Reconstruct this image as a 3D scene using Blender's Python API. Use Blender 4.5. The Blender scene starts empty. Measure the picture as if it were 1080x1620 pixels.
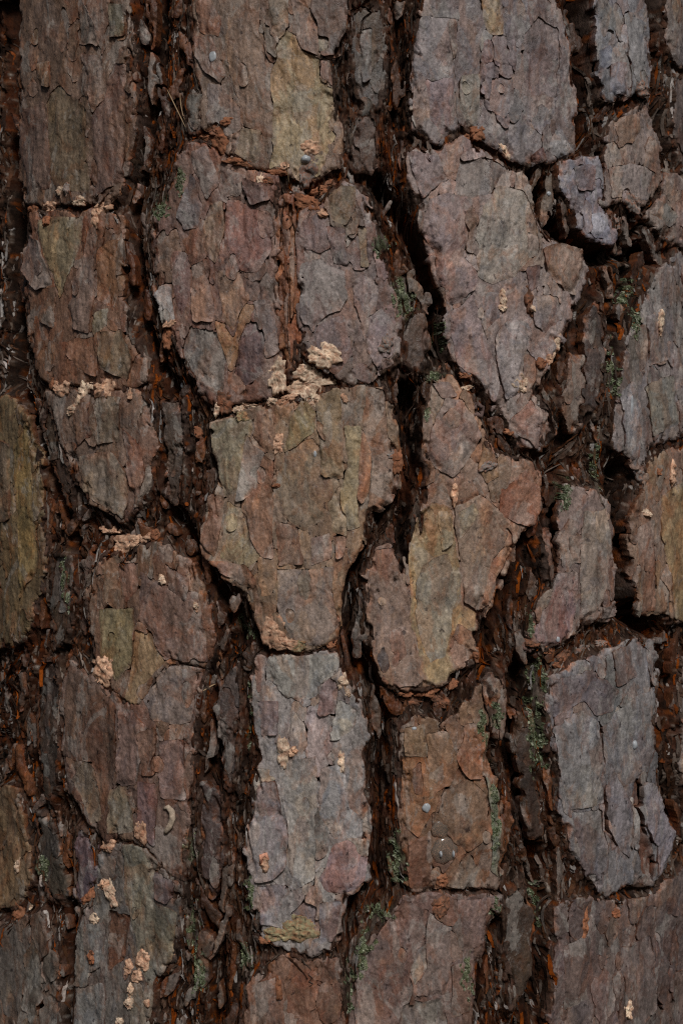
import bpy, math, random
import numpy as np

random.seed(7)
rng = np.random.default_rng(7)

# ------------------------------------------------------------------ camera, sky, sun, exposure
SC = bpy.context.scene
R_T = 0.31                 # trunk radius, metres
D_C = 0.80                 # camera to bark, metres
PX = 0.40 / 1080.0         # metres on the bark per photo pixel, at the front of the trunk
Z_C = 1.35                 # camera height above the foot of the trunk

cd = bpy.data.cameras.new('camera')
cam = bpy.data.objects.new('camera', cd)
SC.collection.objects.link(cam)
cam.location = (0, -(R_T + D_C), Z_C)
cam.rotation_euler = (math.radians(90), 0, 0)
cd.sensor_fit = 'HORIZONTAL'
cd.sensor_width = 24.0
cd.lens = 24.0 * D_C / 0.40
cd.clip_start = 0.02
cd.clip_end = 500
cd.dof.use_dof = True
cd.dof.focus_distance = D_C + 0.012
cd.dof.aperture_fstop = 9.0
SC.camera = cam

SUN_EL, SUN_AZ = 42.0, 13.0      # degrees; azimuth measured to the right of the camera
w = bpy.data.worlds.new('World')
SC.world = w
w.use_nodes = True
nt = w.node_tree
nt.nodes.clear()
sky = nt.nodes.new('ShaderNodeTexSky')
sky.sky_type = 'NISHITA'
sky.sun_disc = False
sky.sun_elevation = math.radians(SUN_EL)
sky.sun_rotation = math.radians(180 - SUN_AZ)
sky.air_density = 1.0
sky.dust_density = 4.0
sky.ozone_density = 1.0
bg = nt.nodes.new('ShaderNodeBackground')
bg.inputs['Strength'].default_value = 0.05
wo = nt.nodes.new('ShaderNodeOutputWorld')
nt.links.new(sky.outputs[0], bg.inputs[0])
nt.links.new(bg.outputs[0], wo.inputs[0])

sd_ = bpy.data.lights.new('sun', 'SUN')
sd_.energy = 4.1
sd_.angle = math.radians(11)
sd_.color = (1.0, 0.985, 0.965)
sun = bpy.data.objects.new('sun', sd_)
SC.collection.objects.link(sun)
sun.rotation_euler = (math.radians(90 - SUN_EL), 0, math.radians(SUN_AZ))
sun.location = (1, -3, 4)

SC.view_settings.view_transform = 'Standard'
SC.view_settings.look = 'None'
SC.view_settings.gamma = 1.0
SC.view_settings.use_curve_mapping = False
SC.view_settings.exposure = -1.06
SC.cycles.use_denoising = False      # keep the fine grain of the bark
SC.cycles.filter_width = 1.2

# ------------------------------------------------------------------ colour helpers
K_ALB = 3.0                 # photograph tone (exposed dark) to surface colour


def lin(c):
    c = np.asarray(c, float) / 255.0
    return np.where(c <= 0.04045, c / 12.92, ((c + 0.055) / 1.055) ** 2.4)


def alb(c):
    c = lin(c) * K_ALB
    g = c.mean(-1, keepdims=True)
    return (g + (c - g) * .95) * np.array([1.0, .98, 1.0])


def albf(c):
    c = lin(c) * K_ALB
    g = c.mean(-1, keepdims=True)
    return np.clip(g + (c - g) * 1.12, .002, 1)


# ------------------------------------------------------------------ noise
_perm = np.random.default_rng(11).integers(0, 2 ** 31 - 1, 4096)
_ang = np.random.default_rng(12).random(4096) * 2 * math.pi
_gx, _gy = np.cos(_ang), np.sin(_ang)


def gn(x, y, seed=0):
    xi = np.floor(x).astype(np.int64)
    yi = np.floor(y).astype(np.int64)
    fx, fy = x - xi, y - yi
    u = fx * fx * fx * (fx * (fx * 6 - 15) + 10)
    v = fy * fy * fy * (fy * (fy * 6 - 15) + 10)

    def g(ax, ay, dx, dy):
        h = (_perm[(ax + seed * 57) & 4095] + ay * 7919 + seed * 131) & 4095
        h = _perm[h] & 4095
        return _gx[h] * dx + _gy[h] * dy
    a = g(xi, yi, fx, fy)
    b = g(xi + 1, yi, fx - 1, fy)
    c = g(xi, yi + 1, fx, fy - 1)
    d = g(xi + 1, yi + 1, fx - 1, fy - 1)
    return (a + (b - a) * u + ((c + (d - c) * u) - (a + (b - a) * u)) * v) * 1.5


def fbm(x, y, octv=3, seed=0, gain=0.5):
    s, a, t = 0, 1.0, 0
    for o in range(octv):
        s = s + a * gn(x * 2 ** o, y * 2 ** o, seed + o * 3)
        t += a
        a *= gain
    return s / t


def ridged(x, y, octv=3, seed=0):
    s, a, t = 0, 1.0, 0
    for o in range(octv):
        s = s + a * (1 - np.abs(gn(x * 2 ** o, y * 2 ** o, seed + o * 5)) * 1.6)
        t += a
        a *= 0.55
    return s / t


def sstep(a, b, x):
    t = np.clip((x - a) / (b - a), 0, 1)
    return t * t * (3 - 2 * t)


def terrace(h, step, sharp=0.6):
    q = h / step
    f = np.floor(q)
    return (f + sstep(sharp, 1.0, q - f)) * step


# ------------------------------------------------------------------ photo pixel -> unrolled bark (u, v) in pixel units
def px2uv(x, y):
    dx = (x - 540) * PX
    dz = (810 - y) * PX
    dy = D_C
    cy = -(R_T + D_C)
    a = dx * dx + dy * dy
    b = cy * dy
    c = cy * cy - R_T * R_T
    disc = max(b * b - a * c, 0.0)
    t = (-b - math.sqrt(disc)) / a
    px, py, pz = dx * t, cy + dy * t, dz * t
    th = math.atan2(px, -py)
    return 540 + R_T * th / PX, 810 - pz / PX


def world(u, v, h_mm):
    th = (u - 540) * PX / R_T
    r = R_T + h_mm * 0.001
    return np.stack([r * np.sin(th), -r * np.cos(th), (810 - v) * PX + Z_C], -1)


def poly_uv(pts):
    return np.array([px2uv(x, y) for x, y in pts])


def sdf(poly, X, Y):
    """signed distance, negative inside"""
    d2 = np.full(X.shape, 1e12)
    inside = np.zeros(X.shape, bool)
    n = len(poly)
    for i in range(n):
        ax, ay = poly[i]
        bx, by = poly[(i + 1) % n]
        ex, ey = bx - ax, by - ay
        L = ex * ex + ey * ey + 1e-9
        t = np.clip(((X - ax) * ex + (Y - ay) * ey) / L, 0, 1)
        qx, qy = X - ax - ex * t, Y - ay - ey * t
        d2 = np.minimum(d2, qx * qx + qy * qy)
        if ay != by:
            c = ((ay > Y) != (by > Y)) & (X < ex * (Y - ay) / (ey if ey else 1e-9) + ax)
            inside ^= c
    d = np.sqrt(d2)
    return np.where(inside, -d, d)


def line_dist(pts, X, Y):
    d2 = np.full(X.shape, 1e12)
    for i in range(len(pts) - 1):
        ax, ay = pts[i]
        bx, by = pts[i + 1]
        ex, ey = bx - ax, by - ay
        t = np.clip(((X - ax) * ex + (Y - ay) * ey) / (ex * ex + ey * ey + 1e-9), 0, 1)
        d2 = np.minimum(d2, (X - ax - ex * t) ** 2 + (Y - ay - ey * t) ** 2)
    return np.sqrt(d2)


# ------------------------------------------------------------------ the bark plates, traced from the photograph
# name: (colour as photographed, height in mm, outline, scales[(colour, level mm, outline)])
P = {}
P['a1'] = ((70, 55, 44), 0.0, [(38,-60),(34,65),(32,165),(28,240),(35,318),(75,325),(120,318),(165,322),(186,300),(202,245),(212,200),(206,125),(200,50),(198,-60)], [
    ((72,62,47), -.3, [(73,160),(93,133),(138,173),(133,236),(142,307),(80,291)]),
    ((80,67,58), 1.0, [(124,84),(160,84),(164,156),(147,178),(138,116)]),
    ((72,57,50), .5, [(164,156),(178,100),(200,98),(196,236),(191,284),(147,311),(144,191)]),
    ((66,53,46), .5, [(33,178),(67,156),(78,222),(78,296),(44,307),(29,233)]),
    ((72,61,53), .7, [(124,-20),(151,40),(156,73),(124,67)]),
    ((76,72,58), .9, [(168,0),(195,5),(194,55),(172,58)]),
    ((80,62,46), .9, [(55,100),(78,95),(80,140),(62,135)])])
P['a2'] = ((76,56,43), 0.0, [(45,340),(75,338),(130,335),(185,340),(188,400),(190,470),(200,510),(225,570),(230,600),(210,612),(150,606),(95,610),(65,595),(45,530),(38,460),(40,400)], [
    ((84,77,59), .6, [(58,346),(132,339),(128,378),(96,471),(71,403)]),
    ((78,67,61), .9, [(42,368),(61,378),(83,448),(61,458),(36,426)]),
    ((80,67,59), .7, [(125,426),(144,362),(151,464),(144,529),(119,519),(106,480)]),
    ((84,58,38), 0, [(151,391),(183,378),(186,493),(154,474)]),
    ((98,88,67), .2, [(151,493),(170,484),(170,513),(148,532)]),
    ((76,67,53), .9, [(157,525),(193,519),(209,564),(202,602),(160,583)]),
    ((84,58,42), .1, [(93,538),(151,532),(154,596),(125,583)]),
    ((72,56,44), .7, [(66,455),(88,452),(84,520),(66,510)])])
P['a3'] = ((74,60,50), 0.0, [(75,622),(130,622),(215,617),(238,640),(245,700),(235,770),(205,815),(195,822),(150,795),(125,750),(100,690)], [
    ((84,74,61), .5, [(151,628),(193,628),(189,699),(157,705)]),
    ((80,72,62), .8, [(125,721),(180,715),(205,753),(199,821),(138,782)]),
    ((86,67,58), 1.0, [(196,673),(225,705),(231,753),(218,801),(202,737)]),
    ((70,54,44), .9, [(118,640),(146,632),(148,690),(125,705)])])
P['a4'] = ((72,60,42), 0.0, [(-60,610),(15,630),(45,660),(58,720),(65,800),(70,880),(60,930),(45,985),(20,1020),(-60,1040)], [
    ((88,74,46), .4, [(19,705),(45,667),(51,769),(55,900),(30,950),(25,834)]),
    ((78,66,54), .9, [(-20,690),(12,700),(14,820),(-10,830)])])
P['a5'] = ((78,62,50), 0.5, [(165,878),(195,884),(245,858),(268,870),(305,900),(325,950),(335,1010),(322,1052),(262,1043),(222,1114),(200,1108),(170,1075),(150,1030),(135,960),(150,910)], [
    ((88,63,51), -.2, [(180,888),(220,888),(218,938),(198,956)]),
    ((87,79,56), .4, [(159,963),(212,960),(212,1042),(187,1078),(159,1035)]),
    ((98,81,58), -.2, [(216,995),(238,1003),(263,1046),(223,1085),(218,1117),(198,1114),(205,1063)]),
    ((82,65,57), .8, [(223,902),(259,924),(316,938),(327,1049),(263,1042),(241,1003),(220,981)]),
    ((82,74,68), 1.2, [(262,890),(300,915),(298,950),(268,930)])])
P['a6'] = ((72,58,50), 0.0, [(110,1050),(165,1078),(198,1112),(222,1120),(262,1052),(318,1062),(310,1130),(300,1200),(295,1290),(285,1390),(262,1375),(240,1340),(215,1324),(185,1320),(165,1332),(140,1300),(110,1255),(100,1180),(95,1110)], [
    ((84,75,69), .6, [(263,1053),(316,1062),(302,1142),(245,1142),(223,1098)]),
    ((84,67,60), .9, [(191,1121),(216,1121),(234,1157),(216,1242),(187,1242)]),
    ((66,51,41), .3, [(109,1049),(162,1085),(184,1117),(187,1214),(162,1293),(148,1207),(101,1196)]),
    ((77,69,58), -.5, [(112,1232),(134,1203),(148,1214),(162,1296),(141,1303)]),
    ((86,69,63), .5, [(252,1171),(291,1171),(291,1264),(255,1260)]),
    ((84,76,61), .4, [(173,1246),(202,1242),(216,1314),(170,1318)]),
    ((76,59,57), .6, [(220,1235),(248,1239),(248,1339),(220,1314)]),
    ((82,62,50), .9, [(222,1160),(246,1150),(250,1225),(226,1228)])])
P['a7'] = ((70,65,60), 0.0, [(160,1348),(190,1332),(225,1338),(250,1367),(280,1402),(280,1470),(268,1520),(240,1560),(235,1680),(110,1680),(120,1560),(118,1480),(125,1440),(150,1410)], [
    ((82,78,66), .5, [(196,1333),(225,1336),(246,1368),(243,1427),(279,1442),(273,1513),(237,1567),(219,1531),(213,1478),(199,1430)]),
    ((84,82,79), .7, [(154,1350),(184,1353),(178,1389),(160,1398)]),
    ((58,49,48), .6, [(246,1374),(279,1398),(267,1430),(246,1419)]),
    ((84,82,78), .3, [(119,1567),(166,1552),(166,1660),(115,1660)]),
    ((70,44,28), -1.2, [(165,1440),(205,1450),(200,1510),(170,1540)]),
    ((80,78,74), .8, [(130,1465),(160,1462),(158,1530),(132,1540)])])
P['a8'] = ((60,50,52), -0.5, [(116,1310),(148,1338),(152,1385),(130,1422),(117,1418)], [])
P['a9'] = ((76,62,46), 0.0, [(-60,1240),(20,1250),(35,1330),(40,1400),(15,1435),(-60,1435)], [])
P['a10'] = ((66,60,54), -0.5, [(-60,1455),(20,1462),(60,1445),(85,1520),(90,1680),(-60,1680)], [])
P['b1'] = ((80,66,55), 0.5, [(308,-60),(302,40),(308,110),(322,140),(320,195),(350,218),(358,240),(400,260),(450,270),(480,292),(500,275),(535,262),(545,230),(532,180),(527,140),(515,95),(530,80),(545,30),(550,-60)], [
    ((104,92,68), -.9, [(444,48),(454,46),(466,55),(478,79),(502,89),(509,128),(526,140),(525,168),(517,190),(527,217),(505,275),(470,285),(456,262),(425,268),(431,229),(432,164),(425,135),(425,115),(435,96)]),
    ((84,68,56), .5, [(360,24),(372,-20),(413,-20),(408,26),(415,79),(420,144),(432,164),(431,217),(425,260),(413,205),(387,202),(382,168),(362,115),(358,60)]),
    ((90,80,68), .7, [(423,-20),(454,-20),(453,41),(442,62),(427,43)]),
    ((82,67,59), .3, [(456,-20),(473,5),(490,14),(500,43),(502,87),(478,77),(466,53)]),
    ((67,59,55), 1.2, [(492,-20),(550,-20),(545,72),(526,89),(505,87),(500,36),(490,14)]),
    ((87,66,54), .9, [(305,53),(331,55),(341,72),(358,115),(348,130),(324,118),(307,91)]),
    ((86,76,62), 1.0, [(370,240),(382,205),(413,205),(408,255),(384,252)]),
    ((84,74,68), .2, [(325,135),(350,132),(378,165),(384,205),(350,215),(326,195)]),
    ((86,66,54), .8, [(308,5),(330,-10),(350,30),(346,60),(315,45)]),
    ((80,72,62), .6, [(412,30),(425,45),(440,70),(436,92),(420,80)]),
    ((92,86,72), .5, [(500,60),(520,62),(520,80),(503,82)]),
    ((84,66,58), .6, [(505,92),(520,95),(524,135),(510,122)])])
P['b2'] = ((80,62,53), 0.0, [(292,228),(330,225),(362,252),(400,270),(435,284),(438,330),(434,420),(438,500),(444,560),(450,605),(430,630),(390,628),(350,638),(325,633),(310,600),(288,560),(265,520),(245,470),(240,400),(245,340),(262,300),(275,260)], [
    ((108,80,53), -.3, [(338,504),(355,507),(369,532),(389,478),(403,478),(397,507),(383,527),(366,590),(355,569),(344,535)]),
    ((82,78,72), -.9, [(301,515),(341,526),(355,572),(349,626),(324,612),(292,578),(290,541)]),
    ((68,55,55), -.7, [(389,512),(406,512),(420,541),(417,592),(389,609),(369,589),(375,541)]),
    ((94,79,64), .6, [(327,322),(349,313),(355,359),(341,413),(324,399),(315,370)]),
    ((68,66,66), .8, [(287,313),(301,271),(318,319),(312,359),(292,362),(278,342)]),
    ((98,96,94), .9, [(247,450),(270,450),(277,509),(253,521),(238,490)]),
    ((88,66,61), .1, [(358,313),(389,322),(423,336),(429,393),(406,427),(372,427),(352,382)]),
    ((80,72,68), .4, [(400,472),(429,472),(440,555),(420,569),(415,518)]),
    ((74,62,56), .8, [(300,235),(330,232),(345,290),(325,310),(308,275)]),
    ((82,68,60), .5, [(345,262),(385,275),(380,310),(352,308)]),
    ((72,58,54), .9, [(378,280),(428,292),(425,318),(396,322)]),
    ((86,66,54), .6, [(300,420),(322,410),(338,470),(336,512),(305,505)]),
    ((76,58,54), .5, [(270,395),(296,400),(300,470),(285,500),(268,440)]),
    ((90,72,58), .3, [(345,425),(380,430),(392,470),(370,520),(350,500)])])
P['b3'] = ((84,72,67), 0.0, [(474,338),(512,314),(538,292),(566,299),(586,337),(596,382),(610,432),(630,482),(636,540),(630,573),(598,590),(588,603),(555,605),(520,590),(495,575),(480,555),(470,480),(472,400)], [
    ((86,77,73), .9, [(471,444),(476,415),(507,408),(529,422),(546,429),(548,470),(536,489),(500,511),(490,535),(471,497)]),
    ((94,85,80), .5, [(560,434),(584,436),(599,448),(594,509),(575,542),(565,497),(558,473)]),
    ((95,84,66), .3, [(565,357),(580,364),(577,396),(584,424),(568,424)]),
    ((72,62,47), .7, [(519,309),(536,292),(560,299),(563,328),(546,357),(522,352)]),
    ((84,70,66), .5, [(480,345),(515,330),(530,385),(505,400),(480,395)]),
    ((88,80,78), .8, [(515,360),(545,362),(550,420),(528,415)]),
    ((90,78,76), .4, [(580,500),(620,480),(632,540),(600,585),(580,560)]),
    ((84,72,70), .2, [(500,515),(540,495),(560,560),(530,590),(500,570)])])
P['b4'] = ((87,72,58), 0.5, [(338,668),(372,654),(425,643),(485,630),(545,614),(605,614),(614,650),(628,710),(630,770),(600,800),(580,810),(568,860),(548,900),(535,945),(538,990),(525,1016),(488,1027),(455,1024),(418,1006),(402,965),(385,930),(345,905),(325,875),(322,830),(335,790),(345,770),(338,710)], [
    ((88,68,54), .2, [(578,609),(609,616),(612,694),(631,720),(628,795),(584,827),(581,801),(590,735),(574,682)]),
    ((88,78,71), .4, [(436,902),(530,896),(524,940),(537,987),(511,1019),(461,1019),(442,971)]),
    ((102,91,68), .1, [(357,789),(382,801),(395,858),(414,877),(392,899),(345,880),(354,839)]),
    ((93,67,51), .6, [(389,789),(414,720),(430,726),(431,801),(430,883),(414,880),(395,852)]),
    ((86,81,66), .9, [(335,669),(373,657),(401,663),(398,694),(382,732),(376,776),(354,789),(345,757),(332,704)]),
    ((97,94,88), 1.1, [(389,682),(401,704),(415,716),(404,776),(386,792),(371,792),(379,757),(384,716)]),
    ((91,65,51), .7, [(329,779),(351,786),(351,833),(341,880),(319,855)]),
    ((86,75,61), .3, [(430,770),(452,710),(493,694),(511,726),(537,764),(511,820),(480,842),(452,817)]),
    ((88,79,54), .7, [(461,657),(477,628),(496,650),(496,682),(467,707),(449,713)]),
    ((86,73,54), .9, [(499,641),(511,603),(537,613),(543,710),(540,757),(511,751),(502,704)]),
    ((106,95,71), 1.0, [(543,672),(571,672),(568,726),(562,776),(571,833),(549,836),(543,814),(537,776),(549,726)]),
    ((101,73,54), .95, [(571,676),(587,716),(584,776),(571,795),(562,783),(565,720)]),
    ((92,67,52), .7, [(329,883),(389,893),(404,915),(414,971),(401,978),(398,930),(341,902)]),
    ((102,90,72), .8, [(527,776),(549,820),(546,849),(524,839),(515,800)]),
    ((92,70,54), .7, [(402,650),(432,645),(436,712),(420,718),(402,690)]),
    ((86,66,52), .9, [(500,662),(512,672),(513,700),(503,690)]),
    ((94,70,56), .8, [(524,845),(546,850),(540,880),(530,884)]),
    ((90,72,60), .5, [(436,820),(470,835),(480,890),(440,895)]),
    ((94,82,74), .6, [(490,850),(520,840),(522,885),(492,892)])])
P['b5'] = ((93,88,84), 0.3, [(405,1042),(440,1036),(490,1038),(530,1033),(540,1070),(560,1090),(578,1140),(580,1185),(572,1230),(582,1290),(580,1350),(576,1395),(548,1415),(540,1450),(535,1485),(515,1508),(492,1511),(455,1498),(418,1488),(408,1470),(395,1420),(390,1360),(395,1300),(402,1240),(410,1190),(400,1130),(402,1080)], [
    ((98,93,87), .1, [(442,1209),(498,1196),(501,1255),(494,1393),(458,1412),(455,1327),(442,1255)]),
    ((92,86,86), 1.8, [(403,1249),(419,1236),(435,1242),(445,1294),(455,1327),(452,1370),(432,1393),(403,1393),(393,1327)]),
    ((97,81,81), .4, [(527,1334),(550,1330),(579,1360),(576,1396),(540,1415),(517,1409),(501,1393),(515,1370)]),
    ((90,75,73), .5, [(501,1095),(517,1072),(534,1078),(530,1131),(504,1134)]),
    ((84,82,84), -.6, [(458,1445),(481,1428),(502,1435),(494,1468),(468,1465)]),
    ((96,94,87), .6, [(419,1036),(534,1033),(537,1065),(501,1085),(494,1105),(448,1101),(422,1072)]),
    ((98,96,89), .6, [(534,1108),(566,1121),(563,1137),(547,1164),(520,1173)]),
    ((92,68,55), .7, [(399,1029),(417,1036),(419,1075),(406,1098)]),
    ((98,96,94), .5, [(505,1215),(545,1205),(552,1280),(575,1300),(572,1330),(525,1325),(505,1290)]),
    ((86,78,78), .7, [(408,1110),(440,1108),(438,1160),(412,1165)]),
    ((90,84,86), .6, [(405,1400),(450,1405),(440,1470),(412,1462)]),
    ((84,80,82), .5, [(505,1430),(538,1425),(530,1490),(502,1495)])])
P['c1'] = ((92,75,63), 0.3, [(688,600),(712,597),(738,620),(752,650),(768,680),(785,720),(815,727),(840,734),(848,760),(852,805),(840,822),(815,855),(802,900),(780,935),(762,965),(752,1000),(755,1045),(712,1062),(700,1086),(665,1088),(630,1090),(608,1072),(588,1020),(578,960),(585,900),(598,870),(618,862),(635,922),(648,888),(660,830),(672,775),(682,740),(672,700),(678,640)], [
    ((88,73,63), .3, [(593,868),(625,868),(638,900),(648,966),(658,1038),(668,1087),(622,1087),(589,1044),(583,927)]),
    ((106,92,66), -.5, [(648,868),(661,815),(684,793),(714,806),(717,851),(733,917),(730,956),(750,969),(750,1002),(724,982),(710,1021),(720,1061),(697,1084),(674,1084),(661,1031),(648,989),(648,927),(645,894)]),
    ((95,89,78), -.4, [(668,891),(707,874),(727,923),(717,972),(704,1038),(681,1051),(661,1005),(658,923)]),
    ((97,66,50), .5, [(789,776),(831,737),(851,776),(848,835),(822,829),(786,829)]),
    ((91,78,66), .9, [(720,789),(756,783),(789,809),(822,832),(805,881),(789,914),(769,963),(750,966),(733,953),(737,914),(724,868),(717,835)]),
    ((98,89,73), 1.1, [(724,809),(750,793),(759,809),(743,835),(724,851)]),
    ((102,74,55), .6, [(802,829),(812,865),(789,910),(773,963),(759,959),(776,891),(795,861)]),
    ((89,78,72), 1.5, [(681,678),(704,629),(730,626),(763,688),(743,721),(720,760),(688,737),(674,717)]),
    ((54,52,55), .4, [(593,1038),(606,1021),(617,1048),(609,1064)]),
    ((96,83,64), 1.0, [(763,701),(782,711),(786,753),(769,766),(756,737)]),
    ((94,70,58), .4, [(614,1000),(634,995),(640,1040),(622,1050)]),
    ((96,88,72), .7, [(690,810),(712,812),(714,860),(698,872)]),
    ((92,72,58), .7, [(700,760),(740,745),(756,785),(716,800)]),
    ((86,72,66), .6, [(684,606),(710,604),(722,622),(700,632)])])
P['c2'] = ((91,80,75), 0.6, [(645,240),(695,237),(728,210),(752,230),(785,250),(815,272),(832,282),(840,320),(855,365),(880,382),(918,392),(928,425),(910,485),(888,535),(866,565),(848,595),(850,640),(856,680),(848,708),(825,700),(805,672),(790,638),(760,600),(728,576),(712,548),(706,510),(705,480),(690,445),(685,400),(668,372),(664,325),(646,285)], [
    ((78,73,68), -.6, [(729,251),(778,245),(803,266),(778,303),(747,313),(716,306)]),
    ((90,78,76), .3, [(710,489),(747,467),(760,513),(778,553),(791,606),(784,637),(750,590),(726,575),(713,529)]),
    ((98,92,83), .5, [(763,322),(790,291),(828,300),(846,343),(852,393),(828,418),(815,436),(784,448),(753,436),(753,374)]),
    ((97,83,79), 1.2, [(676,313),(707,306),(747,313),(738,368),(735,408),(753,433),(749,461),(710,482),(689,442),(689,399),(664,368)]),
    ((95,90,88), .9, [(784,529),(803,504),(834,507),(843,529),(828,575),(815,621),(797,631),(787,575)]),
    ((93,71,55), 1.7, [(858,393),(886,384),(917,393),(926,418),(908,467),(877,442),(862,421)]),
    ((86,74,72), .6, [(642,239),(692,239),(707,282),(664,313)]),
    ((96,78,70), 1.4, [(803,665),(840,631),(858,677),(846,711),(821,689)]),
    ((74,62,60), .6, [(830,420),(852,415),(856,450),(838,462)]),
    ((88,80,76), .8, [(842,470),(880,462),(890,500),(860,530),(842,510)]),
    ((98,90,82), .8, [(832,365),(848,370),(850,400),(834,405)]),
    ((90,82,80), .6, [(762,465),(790,458),(792,500),(768,520)])])
P['c3'] = ((82,76,74), 0.8, [(675,-60),(668,30),(655,100),(648,165),(656,205),(692,220),(718,208),(722,188),(755,202),(778,226),(812,250),(840,256),(885,248),(910,240),(910,145),(900,65),(880,0),(878,-60)], [
    ((76,67,65), -.7, [(828,54),(849,21),(882,46),(882,150),(828,150)]),
    ((85,79,77), .3, [(656,27),(718,27),(721,121),(721,209),(694,226),(656,209),(651,161)]),
    ((86,72,72), .5, [(675,126),(718,121),(718,172),(702,215),(678,188)]),
    ((95,90,81), 1.0, [(729,118),(758,115),(758,188),(745,208),(726,166)]),
    ((88,81,79), .4, [(774,121),(812,121),(812,166),(790,185),(774,172)]),
    ((104,88,62), .6, [(755,-20),(790,-20),(798,54),(774,54),(764,27)]),
    ((100,98,96), .8, [(863,236),(882,204),(908,236),(882,250)]),
    ((87,67,63), 1.0, [(839,242),(855,231),(865,252),(847,258)]),
    ((92,86,80), .9, [(708,30),(720,30),(722,70),(717,92),(710,70)]),
    ((84,76,76), .6, [(800,30),(815,20),(816,110),(802,100)])])
P['d1'] = ((84,83,84), 0.6, [(945,-60),(944,75),(948,120),(952,150),(985,155),(1003,140),(1028,146),(1025,90),(1020,0),(1024,-60)], [
    ((80,78,82), .7, [(962,100),(985,100),(988,150),(960,148)]),
    ((86,84,82), .5, [(986,20),(1020,10),(1022,120),(1000,132),(988,90)]),
    ((68,70,78), .3, [(944,75),(962,70),(962,100),(946,115)])])
P['d2'] = ((86,76,70), 0.8, [(965,197),(1000,172),(1022,162),(1030,200),(1042,225),(1040,285),(1022,322),(990,318),(957,320),(957,265)], [
    ((84,66,52), .5, [(970,190),(1005,175),(1010,215),(975,235)]),
    ((92,84,80), .6, [(960,265),(1000,258),(1035,270),(1018,315),(965,312)])])
P['d3'] = ((86,84,88), 0.7, [(885,257),(945,250),(952,280),(950,325),(970,350),(967,386),(940,378),(917,358),(910,325),(890,295)], [
    ((78,70,72), .5, [(905,262),(940,258),(942,300),(915,300)]),
    ((98,98,106), .7, [(918,335),(955,335),(966,380),(935,372)])])  # second scale: bluish-white sheen painted into its colour
P['d4'] = ((82,72,66), 0.8, [(1044,270),(1140,322),(1140,390),(1065,385),(1024,345),(1047,314)], [((96,92,84), .7, [(1030,340),(1050,318),(1070,340),(1060,360)])])
P['d5'] = ((70,64,62), 0.0, [(1050,-60),(1055,60),(1075,100),(1140,120),(1140,-60)], [])
P['d5b'] = ((62,54,50), -1.0, [(1072,120),(1140,140),(1140,300),(1085,280),(1068,200)], [])
P['d6'] = ((80,74,71), 0.3, [(1045,425),(1075,400),(1140,390),(1140,660),(1055,692),(1028,706),(1008,746),(985,716),(966,690),(972,640),(985,570),(1000,510),(1025,470)], [
    ((92,90,90), .7, [(975,620),(1000,600),(1010,680),(1005,740),(985,712)]),
    ((84,82,74), .5, [(1015,610),(1060,590),(1068,670),(1030,690)]),
    ((74,68,66), .8, [(1020,500),(1060,480),(1065,560),(1025,580)])])
P['d7'] = ((88,72,60), 0.3, [(1030,728),(1065,704),(1140,694),(1140,1000),(1075,986),(1048,966),(1018,973),(1003,925),(996,860),(1002,800)], [
    ((97,82,57), .7, [(1044,784),(1080,755),(1140,740),(1140,986),(1080,986),(1061,977),(1056,917),(1041,844)]),
    ((90,67,55), .4, [(1005,835),(1032,820),(1034,965),(1015,965)])])
P['d8'] = ((84,72,66), 0.0, [(895,767),(940,777),(963,800),(970,840),(974,905),(972,973),(942,983),(908,1003),(865,1026),(835,1008),(845,975),(865,945),(882,905),(890,860),(885,810)], [
    ((97,88,79), .7, [(921,808),(960,803),(964,868),(950,965),(919,984),(916,905)]),
    ((87,69,67), .1, [(844,1003),(887,905),(914,905),(911,1001),(866,1025)]),
    ((90,74,63), .9, [(897,849),(919,844),(916,890),(902,888)]),
    ((72,58,52), .9, [(952,960),(972,950),(972,975),(955,982)])])
P['d9'] = ((78,75,74), 0.5, [(880,1072),(915,1048),(960,1033),(1000,1013),(1038,1013),(1038,1060),(1033,1130),(1032,1210),(1045,1280),(1064,1320),(1058,1350),(1035,1398),(1000,1398),(960,1415),(940,1400),(915,1360),(895,1305),(885,1240),(876,1160),(872,1100)], [
    ((86,84,82), 1.0, [(872,1149),(915,1125),(937,1136),(948,1177),(956,1245),(953,1272),(902,1280),(885,1231)]),
    ((80,77,75), .5, [(950,1152),(988,1109),(1035,1082),(1029,1190),(1016,1223),(1007,1231),(983,1245),(961,1207)]),
    ((77,73,74), .2, [(959,1239),(972,1226),(997,1272),(999,1299),(994,1359),(972,1332),(959,1285)]),
    ((92,86,88), 1.2, [(1010,1236),(1029,1239),(1059,1312),(1062,1340),(1037,1394),(1035,1340),(1016,1293)]),
    ((70,62,62), .3, [(874,1076),(929,1060),(975,1090),(967,1125),(937,1130),(918,1109),(874,1136)]),
    ((75,71,71), .1, [(902,1285),(950,1280),(964,1375),(950,1416),(921,1408),(915,1340)]),
    ((62,38,24), -3.0, [(1002,1272),(1010,1288),(1032,1340),(1032,1391),(1016,1380),(1007,1326)]),
    ((56,34,22), -2.5, [(1000,1228),(1008,1232),(1012,1275),(998,1278)]),
    ((56,36,26), -3.0, [(944,1130),(950,1160),(958,1240),(962,1310),(975,1340),(966,1345),(956,1310),(951,1240),(946,1165)]),
    ((74,66,62), .9, [(965,1030),(1000,1018),(1005,1070),(970,1085)])])
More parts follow.
